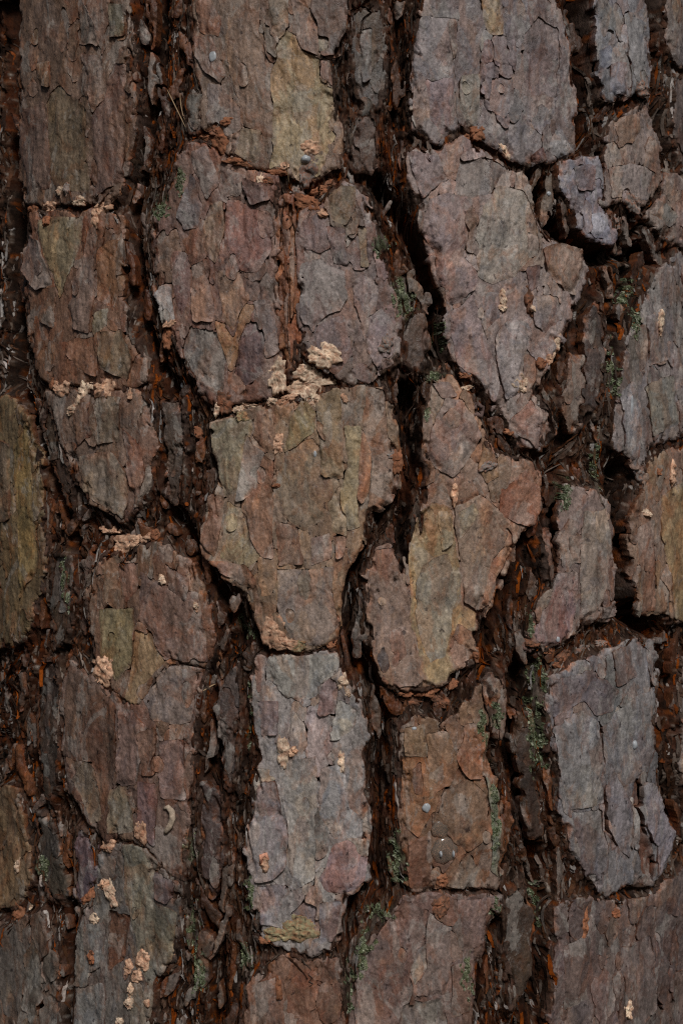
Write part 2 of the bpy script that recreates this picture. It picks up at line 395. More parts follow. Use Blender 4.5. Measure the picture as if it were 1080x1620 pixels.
P['d10'] = ((80,61,47), 0.0, [(632,1152),(660,1134),(700,1143),(738,1124),(763,1080),(767,1140),(768,1210),(785,1255),(790,1320),(794,1385),(785,1401),(705,1403),(660,1410),(647,1390),(637,1335),(634,1280),(638,1215)], [
    ((91,65,44), .5, [(633,1198),(675,1198),(702,1247),(678,1295),(658,1326),(637,1309)]),
    ((89,72,53), .9, [(637,1150),(671,1146),(675,1198),(637,1195)]),
    ((87,68,51), .3, [(675,1157),(706,1157),(727,1209),(709,1240),(678,1264)]),
    ((95,63,42), 1.0, [(734,1146),(765,1143),(761,1233),(740,1233),(720,1198)]),
    ((80,63,49), .7, [(699,1254),(734,1229),(768,1254),(765,1330),(737,1347),(685,1302)]),
    ((88,77,66), 1.1, [(713,1395),(737,1347),(765,1381),(754,1404),(706,1404)]),
    ((74,51,39), .2, [(644,1337),(678,1316),(685,1388),(671,1409),(647,1406)]),
    ((88,92,80), 1.0, [(765,1226),(785,1254),(792,1337),(796,1388),(778,1378),(775,1302)]),
    ((78,56,44), 1.0, [(650,1220),(664,1205),(668,1260),(656,1255)]),
    ((80,70,64), .8, [(682,1340),(705,1330),(720,1350),(700,1380),(684,1370)])])
P['d11'] = ((74,61,55), 0.2, [(642,1422),(705,1418),(795,1418),(778,1460),(757,1515),(745,1575),(742,1680),(555,1680),(553,1555),(580,1500),(612,1462)], [
    ((77,62,56), .5, [(637,1423),(675,1440),(675,1492),(647,1537),(651,1572),(637,1596),(610,1660),(561,1640),(561,1544),(592,1485)]),
    ((80,69,63), 1.0, [(678,1444),(709,1464),(716,1520),(702,1575),(654,1572),(647,1540),(676,1495)]),
    ((78,63,57), .7, [(713,1426),(792,1423),(761,1499),(727,1506),(713,1468)]),
    ((83,79,72), -1.2, [(637,1589),(702,1578),(706,1627),(633,1627)]),
    ((96,92,86), 1.1, [(648,1535),(660,1500),(675,1495),(672,1530),(655,1560)]),
    ((70,52,42), .8, [(715,1530),(745,1520),(740,1600),(712,1610)])])
P['d12'] = ((66,57,53), 0.0, [(890,1440),(930,1422),(960,1428),(1030,1422),(1080,1372),(1140,1360),(1140,1680),(880,1680),(875,1600),(882,1520)], [
    ((70,62,58), .8, [(985,1500),(1030,1480),(1040,1600),(990,1640)]),
    ((62,50,44), .6, [(895,1500),(935,1480),(930,1580),(893,1600)])])
P['d13'] = ((78,58,46), -0.5, [(415,1527),(455,1512),(490,1527),(530,1522),(540,1560),(545,1680),(380,1680),(385,1580)], [
    ((82,68,60), .7, [(400,1560),(440,1545),(450,1620),(405,1630)])])
P['d14'] = ((72,66,64), 0.0, [(1078,1040),(1140,1040),(1140,1340),(1085,1310),(1075,1200)], [])
P['d15'] = ((76,64,56), -2.0, [(776,1075),(792,1068),(802,1120),(796,1165),(780,1150)], [])
P['d16'] = ((74,62,54), -2.5, [(868,840),(882,850),(884,900),(872,930),(864,880)], [])
P['d17'] = ((80,74,72), -1.5, [(1034,1012),(1040,1030),(1030,1020)], [])
P['d18'] = ((84,72,64), -2.5, [(852,640),(866,650),(868,690),(856,700)], [])
P['e1'] = ((84, 54, 36), -1.6, [(447,306),(463,312),(466,420),(469,520),(466,560),(456,592),(447,562),(443,430)], [((72, 44, 28), -.6, [(448,330),(455,330),(456,560),(450,550)]), ((92, 62, 40), .5, [(457,320),(464,322),(466,440),(460,520)])])
P['e2'] = ((66, 62, 58), -1.4, [(306,140),(318,150),(316,200),(298,205),(292,160)], [])
P['e3'] = ((52, 47, 43), -1.8, [(560,20),(600,10),(612,90),(600,170),(575,180),(560,110)], [((78, 74, 70), .5, [(570,40),(585,40),(588,120),(574,130)])])
P['e4'] = ((48, 38, 31), -2.2, [(556,190),(590,185),(600,250),(585,275),(560,262)], [])
P['e5'] = ((53, 43, 36), -2.0, [(645,500),(672,490),(680,550),(665,582),(645,575)], [])
P['e6'] = ((50, 42, 38), -2.4, [(345,1080),(372,1060),(378,1160),(366,1250),(348,1200)], [])
P['e7'] = ((47, 38, 35), -2.4, [(318,1240),(345,1260),(350,1360),(330,1420),(312,1340)], [])
P['e9'] = ((40, 33, 28), -3.2, [(58,1040),(84,1050),(90,1150),(82,1240),(66,1290),(58,1180)], [((62, 58, 54), .6, [(64,1070),(74,1070),(76,1170),(68,1180)])])
P['e10'] = ((43, 38, 33), -3.0, [(52,1290),(70,1300),(92,1390),(94,1420),(70,1425),(50,1360)], [])
P['e11'] = ((42, 33, 26), -3.0, [(82,880),(108,880),(118,930),(100,1010),(82,1020),(74,960)], [((70, 66, 62), .6, [(92,900),(104,905),(98,970),(88,970)])])
P['e12'] = ((43, 33, 26), -2.6, [(78,640),(92,690),(118,760),(110,800),(88,750),(66,680)], [])
P['e13'] = ((47, 38, 33), -2.4, [(255,640),(285,640),(290,720),(275,800),(255,780),(262,720)], [])
P['e14'] = ((45, 35, 28), -2.6, [(820,1130),(838,1140),(846,1230),(862,1320),(846,1330),(822,1220)], [])
P['e15'] = ((43, 33, 26), -2.6, [(805,1420),(832,1400),(850,1450),(840,1560),(815,1600),(800,1500)], [])
P['e8'] = ((50, 42, 38), -2.2, [(930,500),(955,470),(960,560),(945,660),(925,640)], [])
P['d19'] = ((72,58,48), -3.0, [(905,560),(930,560),(925,640),(905,680),(890,640)], [])
del P['d17']

# deep cracks: (points, half width px, extra depth mm)
CR = [
    ([(8,-60),(6,200),(8,400),(14,590)], 22, 19), ([(18,600),(60,690),(88,780),(112,850),(98,925),(60,1000),(45,1100),(55,1250),(98,1400),(103,1680)], 9, 11),
    ([(240,-60),(245,60),(238,150),(217,240),(203,300),(200,400),(208,480),(238,560),(268,610),(270,700),(262,780),(295,860),(345,930),(370,1000),(345,1100),(330,1250),(335,1400),(335,1680)], 13, 8),
    ([(635,-60),(640,80),(625,190)], 10, 5), ([(595,285),(640,345),(665,400),(690,470),(692,550)], 13, 11), ([(645,620),(650,700),(645,780),(635,870),(637,925)], 13, 12),
    ([(568,870),(548,930),(547,1000),(582,1070),(612,1120),(602,1200),(595,1300),(590,1390),(562,1420),(548,1480)], 11, 9),
    ([(925,-60),(928,100),(930,235)], 17, 17), ([(848,285),(870,330),(905,375),(955,405),(1000,395),(1040,405)], 13, 14), ([(935,420),(932,480),(915,560),(908,650),(885,760),(878,850)], 15, 9),
    ([(832,850),(805,940),(785,1000),(772,1070)], 13, 9), ([(1000,430),(985,500),(965,560)], 10, 8), ([(985,750),(985,860),(990,960),(1040,990),(1060,1080),(1053,1200),(1068,1290)], 18, 15),
    ([(1038,-60),(1040,90),(1050,180),(1060,255)], 13, 15), ([(835,1060),(815,1180),(840,1280),(868,1370),(860,1480),(830,1680)], 19, 11),
    ([(770,1060),(768,1110),(774,1200),(790,1260),(797,1340),(800,1400),(782,1480),(755,1600)], 6, 9), ([(950,240),(953,320)], 3, 8), ([(445,300),(441,420),(446,560)], 3, 6), ([(465,310),(466,420),(470,540)], 3, 5),
    ([(610,640),(640,660)], 4, 4), ([(1050,400),(1010,380),(1040,330)], 9, 12), ([(600,820),(625,790)], 7, 5)]

LICHEN = [(285,285,12,24),(250,325,18,20),(605,385,14,14),(638,470,18,34),(1003,485,11,48),(970,590,12,45),(952,730,8,45),(897,785,9,24),(702,525,5,25),(677,655,4,13),(690,592,14,8),
          (860,1070,17,26),(855,1160,17,58),(787,1130,9,18),(764,1160,4,50),(300,1345,9,18),(300,1480,8,40),(305,1545,13,34),(385,1520,12,25),(395,1415,5,30),(60,1375,12,20),(630,1365,11,42),
          (600,1445,20,14),(575,1505,9,34),(553,1560,6,36),(781,1290,6,66),(740,1545,6,36),(785,1440,4,22),(870,1440,7,36),(100,925,7,46),(392,1130,4,50),(388,1000,9,12),(372,985,8,10),(840,990,6,22)]

# ------------------------------------------------------------------ unrolled grid: fine where the photograph looks, coarser beyond
uL, uR = px2uv(-8, 810)[0], px2uv(1088, 810)[0]
core_u = np.array([px2uv(x, 810)[0] for x in np.arange(-8, 1088.1, 1.75)])
out_l, out_r = [], []
du, u = 3.0, core_u[0]
while u > 540 - 1560:
    u -= du
    du = min(du * 1.05, 12)
    out_l.append(u)
du, u = 3.0, core_u[-1]
while u < 540 + 1560:
    u += du
    du = min(du * 1.05, 12)
    out_r.append(u)
U1 = np.concatenate([np.array(out_l[::-1]), core_u, np.array(out_r)])
core_v = np.arange(-25, 1646, 1.75)
out_t, out_b = [], []
dv, v = 3.0, core_v[0]
while v > -420:
    v -= dv
    dv = min(dv * 1.06, 12)
    out_t.append(v)
dv, v = 3.0, core_v[-1]
while v < 2040:
    v += dv
    dv = min(dv * 1.06, 12)
    out_b.append(v)
V1 = np.concatenate([np.array(out_t[::-1]), core_v, np.array(out_b)])
NX, NY = len(U1), len(V1)
U, V = np.meshgrid(U1, V1)
print('grid', NX, NY)

# ragged outlines
notch = 9.0 * sstep(.12, .42, fbm(U / 22, V / 30, 2, 3)) * np.sign(gn(U / 60, V / 80, 4))
WU = notch + 8.0 * fbm(U / 38, V / 55, 2, 1) + 3.6 * fbm(U / 11, V / 24, 3, 5, .55)
WV = 9.0 * fbm(U / 45, V / 38, 2, 9) + 4.0 * fbm(U / 14, V / 16, 3, 15, .55)
UW, VW = U + WU, V + WV
rag = sstep(.0, .35, fbm(U / 60, V / 70, 2, 17))
SUW = U + 5.5 * fbm(U / 34, V / 52, 2, 18) + (1.2 + 4.5 * rag) * fbm(U / 9, V / 12, 3, 19, .6)
SVW = V + 6.0 * fbm(U / 42, V / 36, 2, 22) + (1.2 + 4.5 * rag) * fbm(U / 10, V / 9, 3, 23, .6)

plates = []
for k, (col, lev, pts, scales) in P.items():
    plates.append(dict(col=col, lev=lev, poly=poly_uv(pts), scales=[(c, l, poly_uv(p)) for c, l, p in scales], traced=True))
# bark that goes on round the trunk beyond the frame
tones = [(78, 66, 58), (84, 76, 70), (74, 58, 46), (88, 80, 72), (80, 70, 60)]
lrng = random.Random(5)


def rand_plate(cx, cy, wx, hy):
    pts = []
    for k in range(14):
        a = 2 * math.pi * k / 14
        ca, sa = math.cos(a), math.sin(a)
        s = (abs(ca) ** 3.2 + abs(sa) ** 3.2) ** (-1 / 3.2)
        j = lrng.uniform(0.86, 1.1)
        pts.append((cx + wx * ca * s * j, cy + hy * sa * s * j))
    plates.append(dict(col=lrng.choice(tones), lev=lrng.uniform(-.4, .8), poly=np.array(pts), scales=[], traced=False))


uLp, uRp = px2uv(-60, 810)[0] - 45, px2uv(1140, 810)[0] + 45
for side in (-1, 1):
    x = uLp if side < 0 else uRp
    while abs(x - 540) < 1500:
        wx = lrng.uniform(80, 110)
        cx = x + side * wx
        y = -430 + lrng.uniform(0, 150)
        while y < 2040:
            hy = lrng.uniform(110, 210)
            rand_plate(cx + lrng.uniform(-10, 10), y + hy, wx, hy)
            y += 2 * hy + lrng.uniform(14, 26)
        x += side * (2 * wx + lrng.uniform(38, 55))
for x0 in (-200, 30, 250, 500, 740, 960, 1150):
    rand_plate(x0 + 60, -265, 92, 150)
    rand_plate(x0 + 90, 1890, 92, 160)

SD = np.full(U.shape, 1e4)
PID = np.full(U.shape, -1, np.int32)
for i, p in enumerate(plates):
    m = 90
    j0, j1 = np.searchsorted(U1, [p['poly'][:, 0].min() - m, p['poly'][:, 0].max() + m])
    i0, i1 = np.searchsorted(V1, [p['poly'][:, 1].min() - m, p['poly'][:, 1].max() + m])
    sl = (slice(i0, i1), slice(j0, j1))
    s = sdf(p['poly'], UW[sl], VW[sl])
    p['sl'], p['s'] = sl, s
    s = s - 4.6 if p['traced'] else s
    p['s'] = s
    b = (s < -.6) & (s < SD[sl])
    PID[sl][b] = i
    SD[sl] = np.minimum(SD[sl], s)

# narrow strips of bark left standing in the furrows
srng = random.Random(44)
gv_, gu_ = np.gradient(SD, V1, U1)
cand = np.argwhere((SD > 7) & (SD < 60) & (np.abs(U - 540) < 760) & (V > -40) & (V < 1660))
taken = []
cr_uv = [(poly_uv(q), hw) for q, hw, dep in CR if dep > 8]
for _ in range(4000):
    if len(taken) >= 170:
        break
    i_, j_ = cand[srng.randrange(len(cand))]
    x_, y_, d_ = U1[j_], V1[i_], SD[i_, j_]
    if any((x_ - q[0]) ** 2 / 20 ** 2 + (y_ - q[1]) ** 2 / 75 ** 2 < 1 for q in taken):
        continue
    if any(line_dist(q, np.array([x_]), np.array([y_]))[0] < hw * 1.25 for q, hw in cr_uv):
        continue
    taken.append((x_, y_))
    tx, ty = -gv_[i_, j_], gu_[i_, j_]
    if ty < 0:
        tx, ty = -tx, -ty
    tx, ty = .5 * tx, .5 * ty + .8
    L_ = math.hypot(tx, ty)
    tx, ty = tx / L_, ty / L_
    wd_ = min(srng.uniform(4, 11), d_ * .8)
    ln_ = srng.uniform(14, 62)
    pts = []
    for k in range(12):
        a = 2 * math.pi * k / 12
        lx = wd_ * math.cos(a) * srng.uniform(.7, 1.2)
        ly = ln_ * math.sin(a) * srng.uniform(.85, 1.1)
        pts.append((x_ + lx * ty + ly * tx, y_ - lx * tx + ly * ty))
    poly = np.array(pts)
    p = dict(col=srng.choice([(56, 47, 40), (44, 27, 16), (70, 63, 57), (54, 31, 16), (38, 25, 17), (64, 38, 20)]), lev=-srng.uniform(2.2, 5.5), poly=poly, scales=[], traced=False, strip=True)
    j0, j1 = np.searchsorted(U1, [poly[:, 0].min() - 12, poly[:, 0].max() + 12])
    i0, i1 = np.searchsorted(V1, [poly[:, 1].min() - 12, poly[:, 1].max() + 12])
    sl = (slice(i0, i1), slice(j0, j1))
    s = sdf(poly, UW[sl], VW[sl])
    p['sl'], p['s'] = sl, s
    PID[sl][(s < 0) & (SD[sl] > 2.5) & (PID[sl] < 0)] = len(plates)
    plates.append(p)

# ------------------------------------------------------------------ the furrowed bark between the plates
D = np.clip(SD, 0, 90)
wobU = U + 9 * fbm(U / 34, V / 95, 2, 40) + 3 * fbm(U / 9, V / 44, 2, 41)
deep = np.zeros(U.shape)
for pts, hw, dep in CR:
    q = poly_uv(pts)
    m = hw * 3.2
    j0, j1 = np.searchsorted(U1, [q[:, 0].min() - m, q[:, 0].max() + m])
    i0, i1 = np.searchsorted(V1, [q[:, 1].min() - m, q[:, 1].max() + m])
    sl = (slice(i0, i1), slice(j0, j1))
    dd = line_dist(q, wobU[sl], V[sl]) / hw
    deep[sl] = np.maximum(deep[sl], dep * np.exp(-np.abs(dd) ** 2.4))
outside = (U < uLp) | (U > uRp)
deep = np.where(outside, np.maximum(deep, 11 * sstep(8, 26, D)), deep)
big = 5.0 * fbm(U / 330, V / 420, 2, 60)                      # the trunk is not a perfect cylinder
lean = 9 * fbm(U / 70, V / 160, 2, 52)
rg1 = ridged((U + lean) / 17, V / 85, 3, 21)
rg2 = ridged((U + lean + 2.5 * fbm(U / 8, V / 18, 2, 54)) / 8.5, V / 42, 3, 25)
lump = fbm(U / 24, V / 34, 3, 31)
fh = -1.6 - 6.0 * (1 - np.exp(-D / 9.0)) - 1.5 * deep
fh = fh + 4.2 * (rg1 - 0.6) * sstep(1, 9, D) + 3.6 * (rg2 - 0.5) + 3.0 * lump * sstep(0, 12, D)
ft = terrace(fh + 0.8 * fbm(U / 6, V / 22, 2, 71), 1.15, 0.72)
tw = .65 - .5 * sstep(2, 7, deep)
fh = (1 - tw) * fh + tw * ft + 0.35 * gn(U / 2.6, V / 13, 77) + 0.45 * fbm(U / 4.5, V / 16, 2, 79)
FH = fh + big
# colours of the furrow bark: red-brown inner layers, greyed where old faces are exposed; furrow shade painted in as darker tones
n1 = fbm(U / 60, V / 90, 3, 81)
n2 = fbm((U + lean) / 8, V / 38, 3, 85)
n3 = fbm(U / 5, V / 11, 2, 88)
c_dark, c_red, c_org, c_grey, c_pale = [albf(c) for c in ((15, 8, 5), (36, 17, 8), (76, 38, 14), (48, 38, 31), (88, 83, 78))]


def mixc(a, b, t):
    return a + (b - a) * t[..., None]


FC = mixc(np.broadcast_to(c_dark, U.shape + (3,)), c_red, sstep(-.35, .4, n1 + .6 * n2))
FC = mixc(FC, c_org, .6 * sstep(.16, .50, fbm(U / 18, V / 30, 3, 91) + .25 * n3))
regn = fbm(U / 130, V / 260, 2, 201)
expo = sstep(-.02, .45, .8 * n2 + .35 * n3 + 1.1 * (rg2 - .62) + .35 * regn) * (1 - .85 * sstep(2, 9, deep))
FC = mixc(FC, c_grey, .7 * expo)
FC = mixc(FC, alb((56, 46, 40)), .5 * np.exp(-D / 5.0) * sstep(-.35, .15, fbm(U / 12, V / 24, 2, 87)))
FC = mixc(FC, c_pale, .75 * sstep(.30, .52, n2 * .5 + n3 * .7) * (1 - .9 * sstep(2, 8, deep)))
gm = np.zeros(U.shape)
for (x, y, a, b) in LICHEN:
    cu, cv = px2uv(x, y)
    j0, j1 = np.searchsorted(U1, [cu - 2.2 * a - 8, cu + 2.2 * a + 8])
    i0, i1 = np.searchsorted(V1, [cv - 2.2 * b - 8, cv + 2.2 * b + 8])
    sl = (slice(i0, i1), slice(j0, j1))
    e = np.sqrt(((UW[sl] - cu) / a) ** 2 + ((VW[sl] - cv) / b) ** 2) + .9 * fbm(U[sl] / 9, V[sl] / 13, 2, 95)
    gm[sl] = np.maximum(gm[sl], 1 - sstep(.55, 1.2, e))
c_lich, c_moss = alb((64, 68, 52)), alb((36, 41, 24))
LC = mixc(np.broadcast_to(c_lich, U.shape + (3,)), c_moss, sstep(-.1, .35, fbm(U / 14, V / 20, 2, 97)))
FC = mixc(FC, LC, .75 * gm)

# ------------------------------------------------------------------ materials


def nodes_of(m):
    m.use_nodes = True
    t = m.node_tree
    t.nodes.clear()
    return t


def bark_material(name, rough=0.72, spec=0.35, bump=0.35, blotch=1.0):
    m = bpy.data.materials.new(name)
    t = nodes_of(m)
    N, L = t.nodes, t.links
    out = N.new('ShaderNodeOutputMaterial')
    bs = N.new('ShaderNodeBsdfPrincipled')
    L.new(bs.outputs[0], out.inputs[0])
    at = N.new('ShaderNodeAttribute')
    at.attribute_name = 'tone'
    geo = N.new('ShaderNodeNewGeometry')
    oi = N.new('ShaderNodeObjectInfo')
    mu = N.new('ShaderNodeMath')
    mu.operation = 'MULTIPLY'
    mu.inputs[1].default_value = 7.3
    L.new(oi.outputs['Random'], mu.inputs[0])
    off = N.new('ShaderNodeVectorMath')
    off.operation = 'ADD'
    L.new(geo.outputs['Position'], off.inputs[0])
    L.new(mu.outputs[0], off.inputs[1])

    def noise(scale, stretch, detail=4, rgh=0.55, dist=0.0):
        mp = N.new('ShaderNodeMapping')
        mp.inputs['Scale'].default_value = (scale, scale, scale * stretch)
        L.new(off.outputs[0], mp.inputs['Vector'])
        n = N.new('ShaderNodeTexNoise')
        n.inputs['Scale'].default_value = 1.0
        n.inputs['Detail'].default_value = detail
        n.inputs['Roughness'].default_value = rgh
        n.inputs['Distortion'].default_value = dist
        L.new(mp.outputs[0], n.inputs['Vector'])
        return n.outputs['Fac']

    def ramp(src, lo, hi, a, b):
        r = N.new('ShaderNodeMapRange')
        r.inputs['From Min'].default_value = lo
        r.inputs['From Max'].default_value = hi
        r.inputs['To Min'].default_value = a
        r.inputs['To Max'].default_value = b
        L.new(src, r.inputs['Value'])
        return r.outputs[0]

    def mixcol(mode, fac, a, b):
        x = N.new('ShaderNodeMix')
        x.data_type = 'RGBA'
        x.blend_type = mode
        for s, val in ((x.inputs[0], fac), (x.inputs[6], a), (x.inputs[7], b)):
            if hasattr(val, 'is_output'):
                L.new(val, s)
            elif isinstance(val, tuple):
                s.default_value = (*val, 1)
            else:
                s.default_value = val
        return x.outputs[2]

    def grey(v):
        c = N.new('ShaderNodeCombineColor')
        for k in range(3):
            L.new(v, c.inputs[k])
        return c.outputs[0]
    col = at.outputs['Color']
    # warm and cool blotches with fairly crisp, uneven borders
    b1 = noise(60, .55, 6, .62, .6)
    col = mixcol('MULTIPLY', ramp(b1, .52, .57, 0, .85 * blotch), col, (1.04, .84, .73))
    b2 = noise(85, .6, 6, .65, .8)
    col = mixcol('MULTIPLY', ramp(b2, .53, .59, 0, .9 * blotch), col, (.82, .86, .93))
    b3 = noise(48, .5, 5, .6, .4)
    col = mixcol('MULTIPLY', ramp(b3, .57, .61, 0, .8 * blotch), col, (1.30, 1.20, 1.06))
    if blotch > .9:
        pc = noise(34, .55, 9, .68, .9)
        col = mixcol('MIX', ramp(pc, .550, .570, 0, .30), col, (.40, .38, .345))
        mv = noise(42, .5, 9, .68, .9)
        col = mixcol('MULTIPLY', ramp(mv, .550, .570, 0, .8), col, (.84, .72, .69))
        dg = noise(26, .6, 8, .66, .5)
        col = mixcol('MULTIPLY', ramp(dg, .57, .62, 0, .7), col, (.68, .66, .62))
    # long vertical streaks and fine grain
    col = mixcol('MULTIPLY', 1.0, col, grey(ramp(noise(190, .16, 5, .62, .7), .30, .70, .80, 1.18)))
    col = mixcol('MULTIPLY', 1.0, col, grey(ramp(noise(520, .7, 5, .75), .30, .70, .52, 1.46)))
    col = mixcol('MULTIPLY', 1.0, col, grey(ramp(noise(105, .62, 7, .72, .5), .30, .70, .58, 1.42)))
    # dark specks and stains
    col = mixcol('MULTIPLY', ramp(noise(300, .7, 3, .5), .66, .71, 0, .85), col, (.22, .19, .2))
    col = mixcol('MULTIPLY', ramp(noise(140, .8, 5, .7, .5), .655, .72, 0, .75 * blotch), col, (.42, .42, .52))
    # pale weathered flecks
    col = mixcol('MIX', ramp(noise(210, .5, 5, .75), .665, .73, 0, .6 if blotch > .9 else .28), col, (.40, .39, .38))
    L.new(col, bs.inputs['Base Color'])
    L.new(ramp(noise(190, .4, 4), .3, .7, rough - .14, rough + .16), bs.inputs['Roughness'])
    bs.inputs['Specular IOR Level'].default_value = spec
    # relief
    ad = N.new('ShaderNodeMath')
    ad.operation = 'ADD'
    L.new(ramp(noise(330, .5, 6, .68, .4), 0, 1, 0, .8), ad.inputs[0])
    L.new(ramp(noise(1100, .6, 3, .6), 0, 1, 0, .35), ad.inputs[1])
    bu = N.new('ShaderNodeBump')
    bu.inputs['Strength'].default_value = bump
    bu.inputs['Distance'].default_value = 0.0016
    L.new(ad.outputs[0], bu.inputs['Height'])
    L.new(bu.outputs[0], bs.inputs['Normal'])
    return m


M_PLATE = bark_material('plate_bark', .52, .5, .6, 1.0)
M_FURROW = bark_material('furrow_bark', .80, .12, .8, .5)
M_CHIP = bark_material('chip_bark', .74, .2, .5, .5)
M_FLAKE = bark_material('fresh_flake', .8, .2, .5, .25)
M_LICHEN = bark_material('lichen_crust', .9, .1, .5, .3)


def simple(name, col, rough, spec=.4, trans=0.0, coat=0.0):
    m = bpy.data.materials.new(name)
    t = nodes_of(m)
    out = t.nodes.new('ShaderNodeOutputMaterial')
    bs = t.nodes.new('ShaderNodeBsdfPrincipled')
    n = t.nodes.new('ShaderNodeTexNoise')
    n.inputs['Scale'].default_value = 300
    n.inputs['Detail'].default_value = 4
    geo = t.nodes.new('ShaderNodeNewGeometry')
    t.links.new(geo.outputs['Position'], n.inputs['Vector'])
    r = t.nodes.new('ShaderNodeValToRGB')
    r.color_ramp.elements[0].position = .3
    r.color_ramp.elements[1].position = .7
    r.color_ramp.elements[0].color = (*[c * .75 for c in col], 1)
    r.color_ramp.elements[1].color = (*[min(c * 1.2, 1) for c in col], 1)
    t.links.new(n.outputs['Fac'], r.inputs[0])
    t.links.new(r.outputs[0], bs.inputs['Base Color'])
    bs.inputs['Roughness'].default_value = rough
    bs.inputs['Specular IOR Level'].default_value = spec
    bs.inputs['Transmission Weight'].default_value = trans
    bs.inputs['Coat Weight'].default_value = coat
    t.links.new(bs.outputs[0], out.inputs[0])
    return m


M_NEEDLE = simple('dry_needle', tuple(alb((104, 86, 62))), .5)
M_RESIN = simple('clear_resin', (.80, .66, .54), .10, .5, .85)
M_RESINW = simple('white_resin', (.42, .44, .46), .35)
M_CORE = simple('inner_wood', (.05, .03, .02), .9)

# ------------------------------------------------------------------ object helpers
TREE = bpy.data.objects.new('pine_tree', None)
TREE.location = (0, 0, Z_C - (2040 - 810) * PX - .006)
SC.collection.objects.link(TREE)
TREE['label'] = 'old pine trunk with flaking grey-brown bark plates and dark furrows'
TREE['category'] = 'tree'
T0 = np.array(TREE.location)


def make_obj(name, verts, faces4, cols, mat, parent=None, smooth=None, faces3=None):
    """verts in world space; the object's origin sits at the middle of its own verts"""
    c = verts.mean(0)
    me = bpy.data.meshes.new(name)
    n4 = len(faces4)
    n3 = 0 if faces3 is None else len(faces3)
    idx = np.asarray(faces4, np.int32).ravel()
    if n3:
        idx = np.concatenate([idx, np.asarray(faces3, np.int32).ravel()])
    me.vertices.add(len(verts))
    me.vertices.foreach_set('co', (verts - c).astype(np.float32).ravel())
    me.loops.add(len(idx))
    me.loops.foreach_set('vertex_index', idx.astype(np.int32))
    me.polygons.add(n4 + n3)
    st = np.concatenate([np.arange(n4) * 4, n4 * 4 + np.arange(n3) * 3]).astype(np.int32)
    me.polygons.foreach_set('loop_start', st)
    if smooth is not None:
        sm = np.zeros(n4 + n3, bool)
        sm[:len(smooth)] = smooth
    else:
        sm = np.ones(n4 + n3, bool)
    me.polygons.foreach_set('use_smooth', sm)
    if cols is not None:
        a = me.color_attributes.new('tone', 'FLOAT_COLOR', 'POINT')
        a.data.foreach_set('color', np.concatenate([cols, np.ones((len(cols), 1))], 1).astype(np.float32).ravel())
    me.update(calc_edges=True)
    me.validate()
    me.materials.append(mat)
    o = bpy.data.objects.new(name, me)
    SC.collection.objects.link(o)
    base = T0
    if parent is not None:
        o.parent = parent
        base = np.array(parent['_org']) if '_org' in parent else T0
    else:
        base = np.zeros(3)
    o.location = tuple(c - base)
    return o, c


def region_mesh(mask, UU, VV, H, C, skirt, edge_col, jit=0):
    """quads of the grid picked by mask -> verts, quads, colours; skirts give the piece its thickness"""
    ny, nx = mask.shape
    ii, jj = np.nonzero(mask)
    if len(ii) == 0:
        return None
    W = nx + 1
    a = ii * W + jj
    q = np.stack([a, a + W, a + W + 1, a + 1], 1)
    pad = np.zeros((ny + 2, nx + 2), bool)
    pad[1:-1, 1:-1] = mask
    c = pad[1:-1, 1:-1]
    ed = []
    for (di, dj, p0, p1) in ((-1, 0, 3, 0), (1, 0, 1, 2), (0, -1, 0, 1), (0, 1, 2, 3)):
        nb = pad[1 + di:ny + 1 + di, 1 + dj:nx + 1 + dj]
        bi, bj = np.nonzero(c & ~nb)
        b = bi * W + bj
        cor = [b, b + W, b + W + 1, b + 1]
        ed.append(np.stack([cor[p0], cor[p1]], 1))
    ed = np.concatenate(ed)
    used = np.unique(q)
    remap = np.full((ny + 1) * W, -1, np.int64)
    remap[used] = np.arange(len(used))
    q = remap[q]
    ed = remap[ed]
    u, v, h = UU.ravel()[used].copy(), VV.ravel()[used].copy(), H.ravel()[used]
    col = C.reshape(-1, 3)[used]
    for _ in range(5):
        su, sv, cn = np.zeros(len(u)), np.zeros(len(u)), np.zeros(len(u))
        for x, y in ((0, 1), (1, 0)):
            np.add.at(su, ed[:, x], u[ed[:, y]])
            np.add.at(sv, ed[:, x], v[ed[:, y]])
            np.add.at(cn, ed[:, x], 1)
        k = cn == 2
        u[k] = .5 * u[k] + .25 * su[k]
        v[k] = .5 * v[k] + .25 * sv[k]
    bv = np.unique(ed)
    rm = np.full(len(u), -1, np.int64)
    rm[bv] = np.arange(len(bv))
    n = len(u)
    e = rm[ed]
    top, bot = n + e, n + len(bv) + e
    sq = np.stack([top[:, 0], bot[:, 0], bot[:, 1], top[:, 1]], 1)
    vt = world(u, v, h)
    vs = vt[bv]
    vb = world(u[bv], v[bv], h[bv] - skirt)
    ec = np.broadcast_to(edge_col, (len(bv), 3)) * (1 + .45 * fbm(u[bv] / 9, v[bv] / 14, 2, 55))[:, None]
    verts = np.concatenate([vt, vs, vb])
    cols = np.concatenate([col, .5 * col[bv] + .5 * ec, ec])
    faces = np.concatenate([q, sq])
    smooth = np.concatenate([np.ones(len(q), bool), np.ones(len(sq), bool)])
    return verts, faces, cols, smooth


# ------------------------------------------------------------------ trunk: furrow bark and the wood inside
qm = (SD[:-1, :-1] > -5) | (SD[1:, 1:] > -5)
res = region_mesh(qm, U, V, FH, FC, 1.5, alb((50, 30, 18)))
TRUNK, _ = make_obj('trunk', res[0], res[1], res[2], M_FURROW, TREE, res[3])
TRUNK['label'] = 'dark red-brown furrowed bark between the plates'

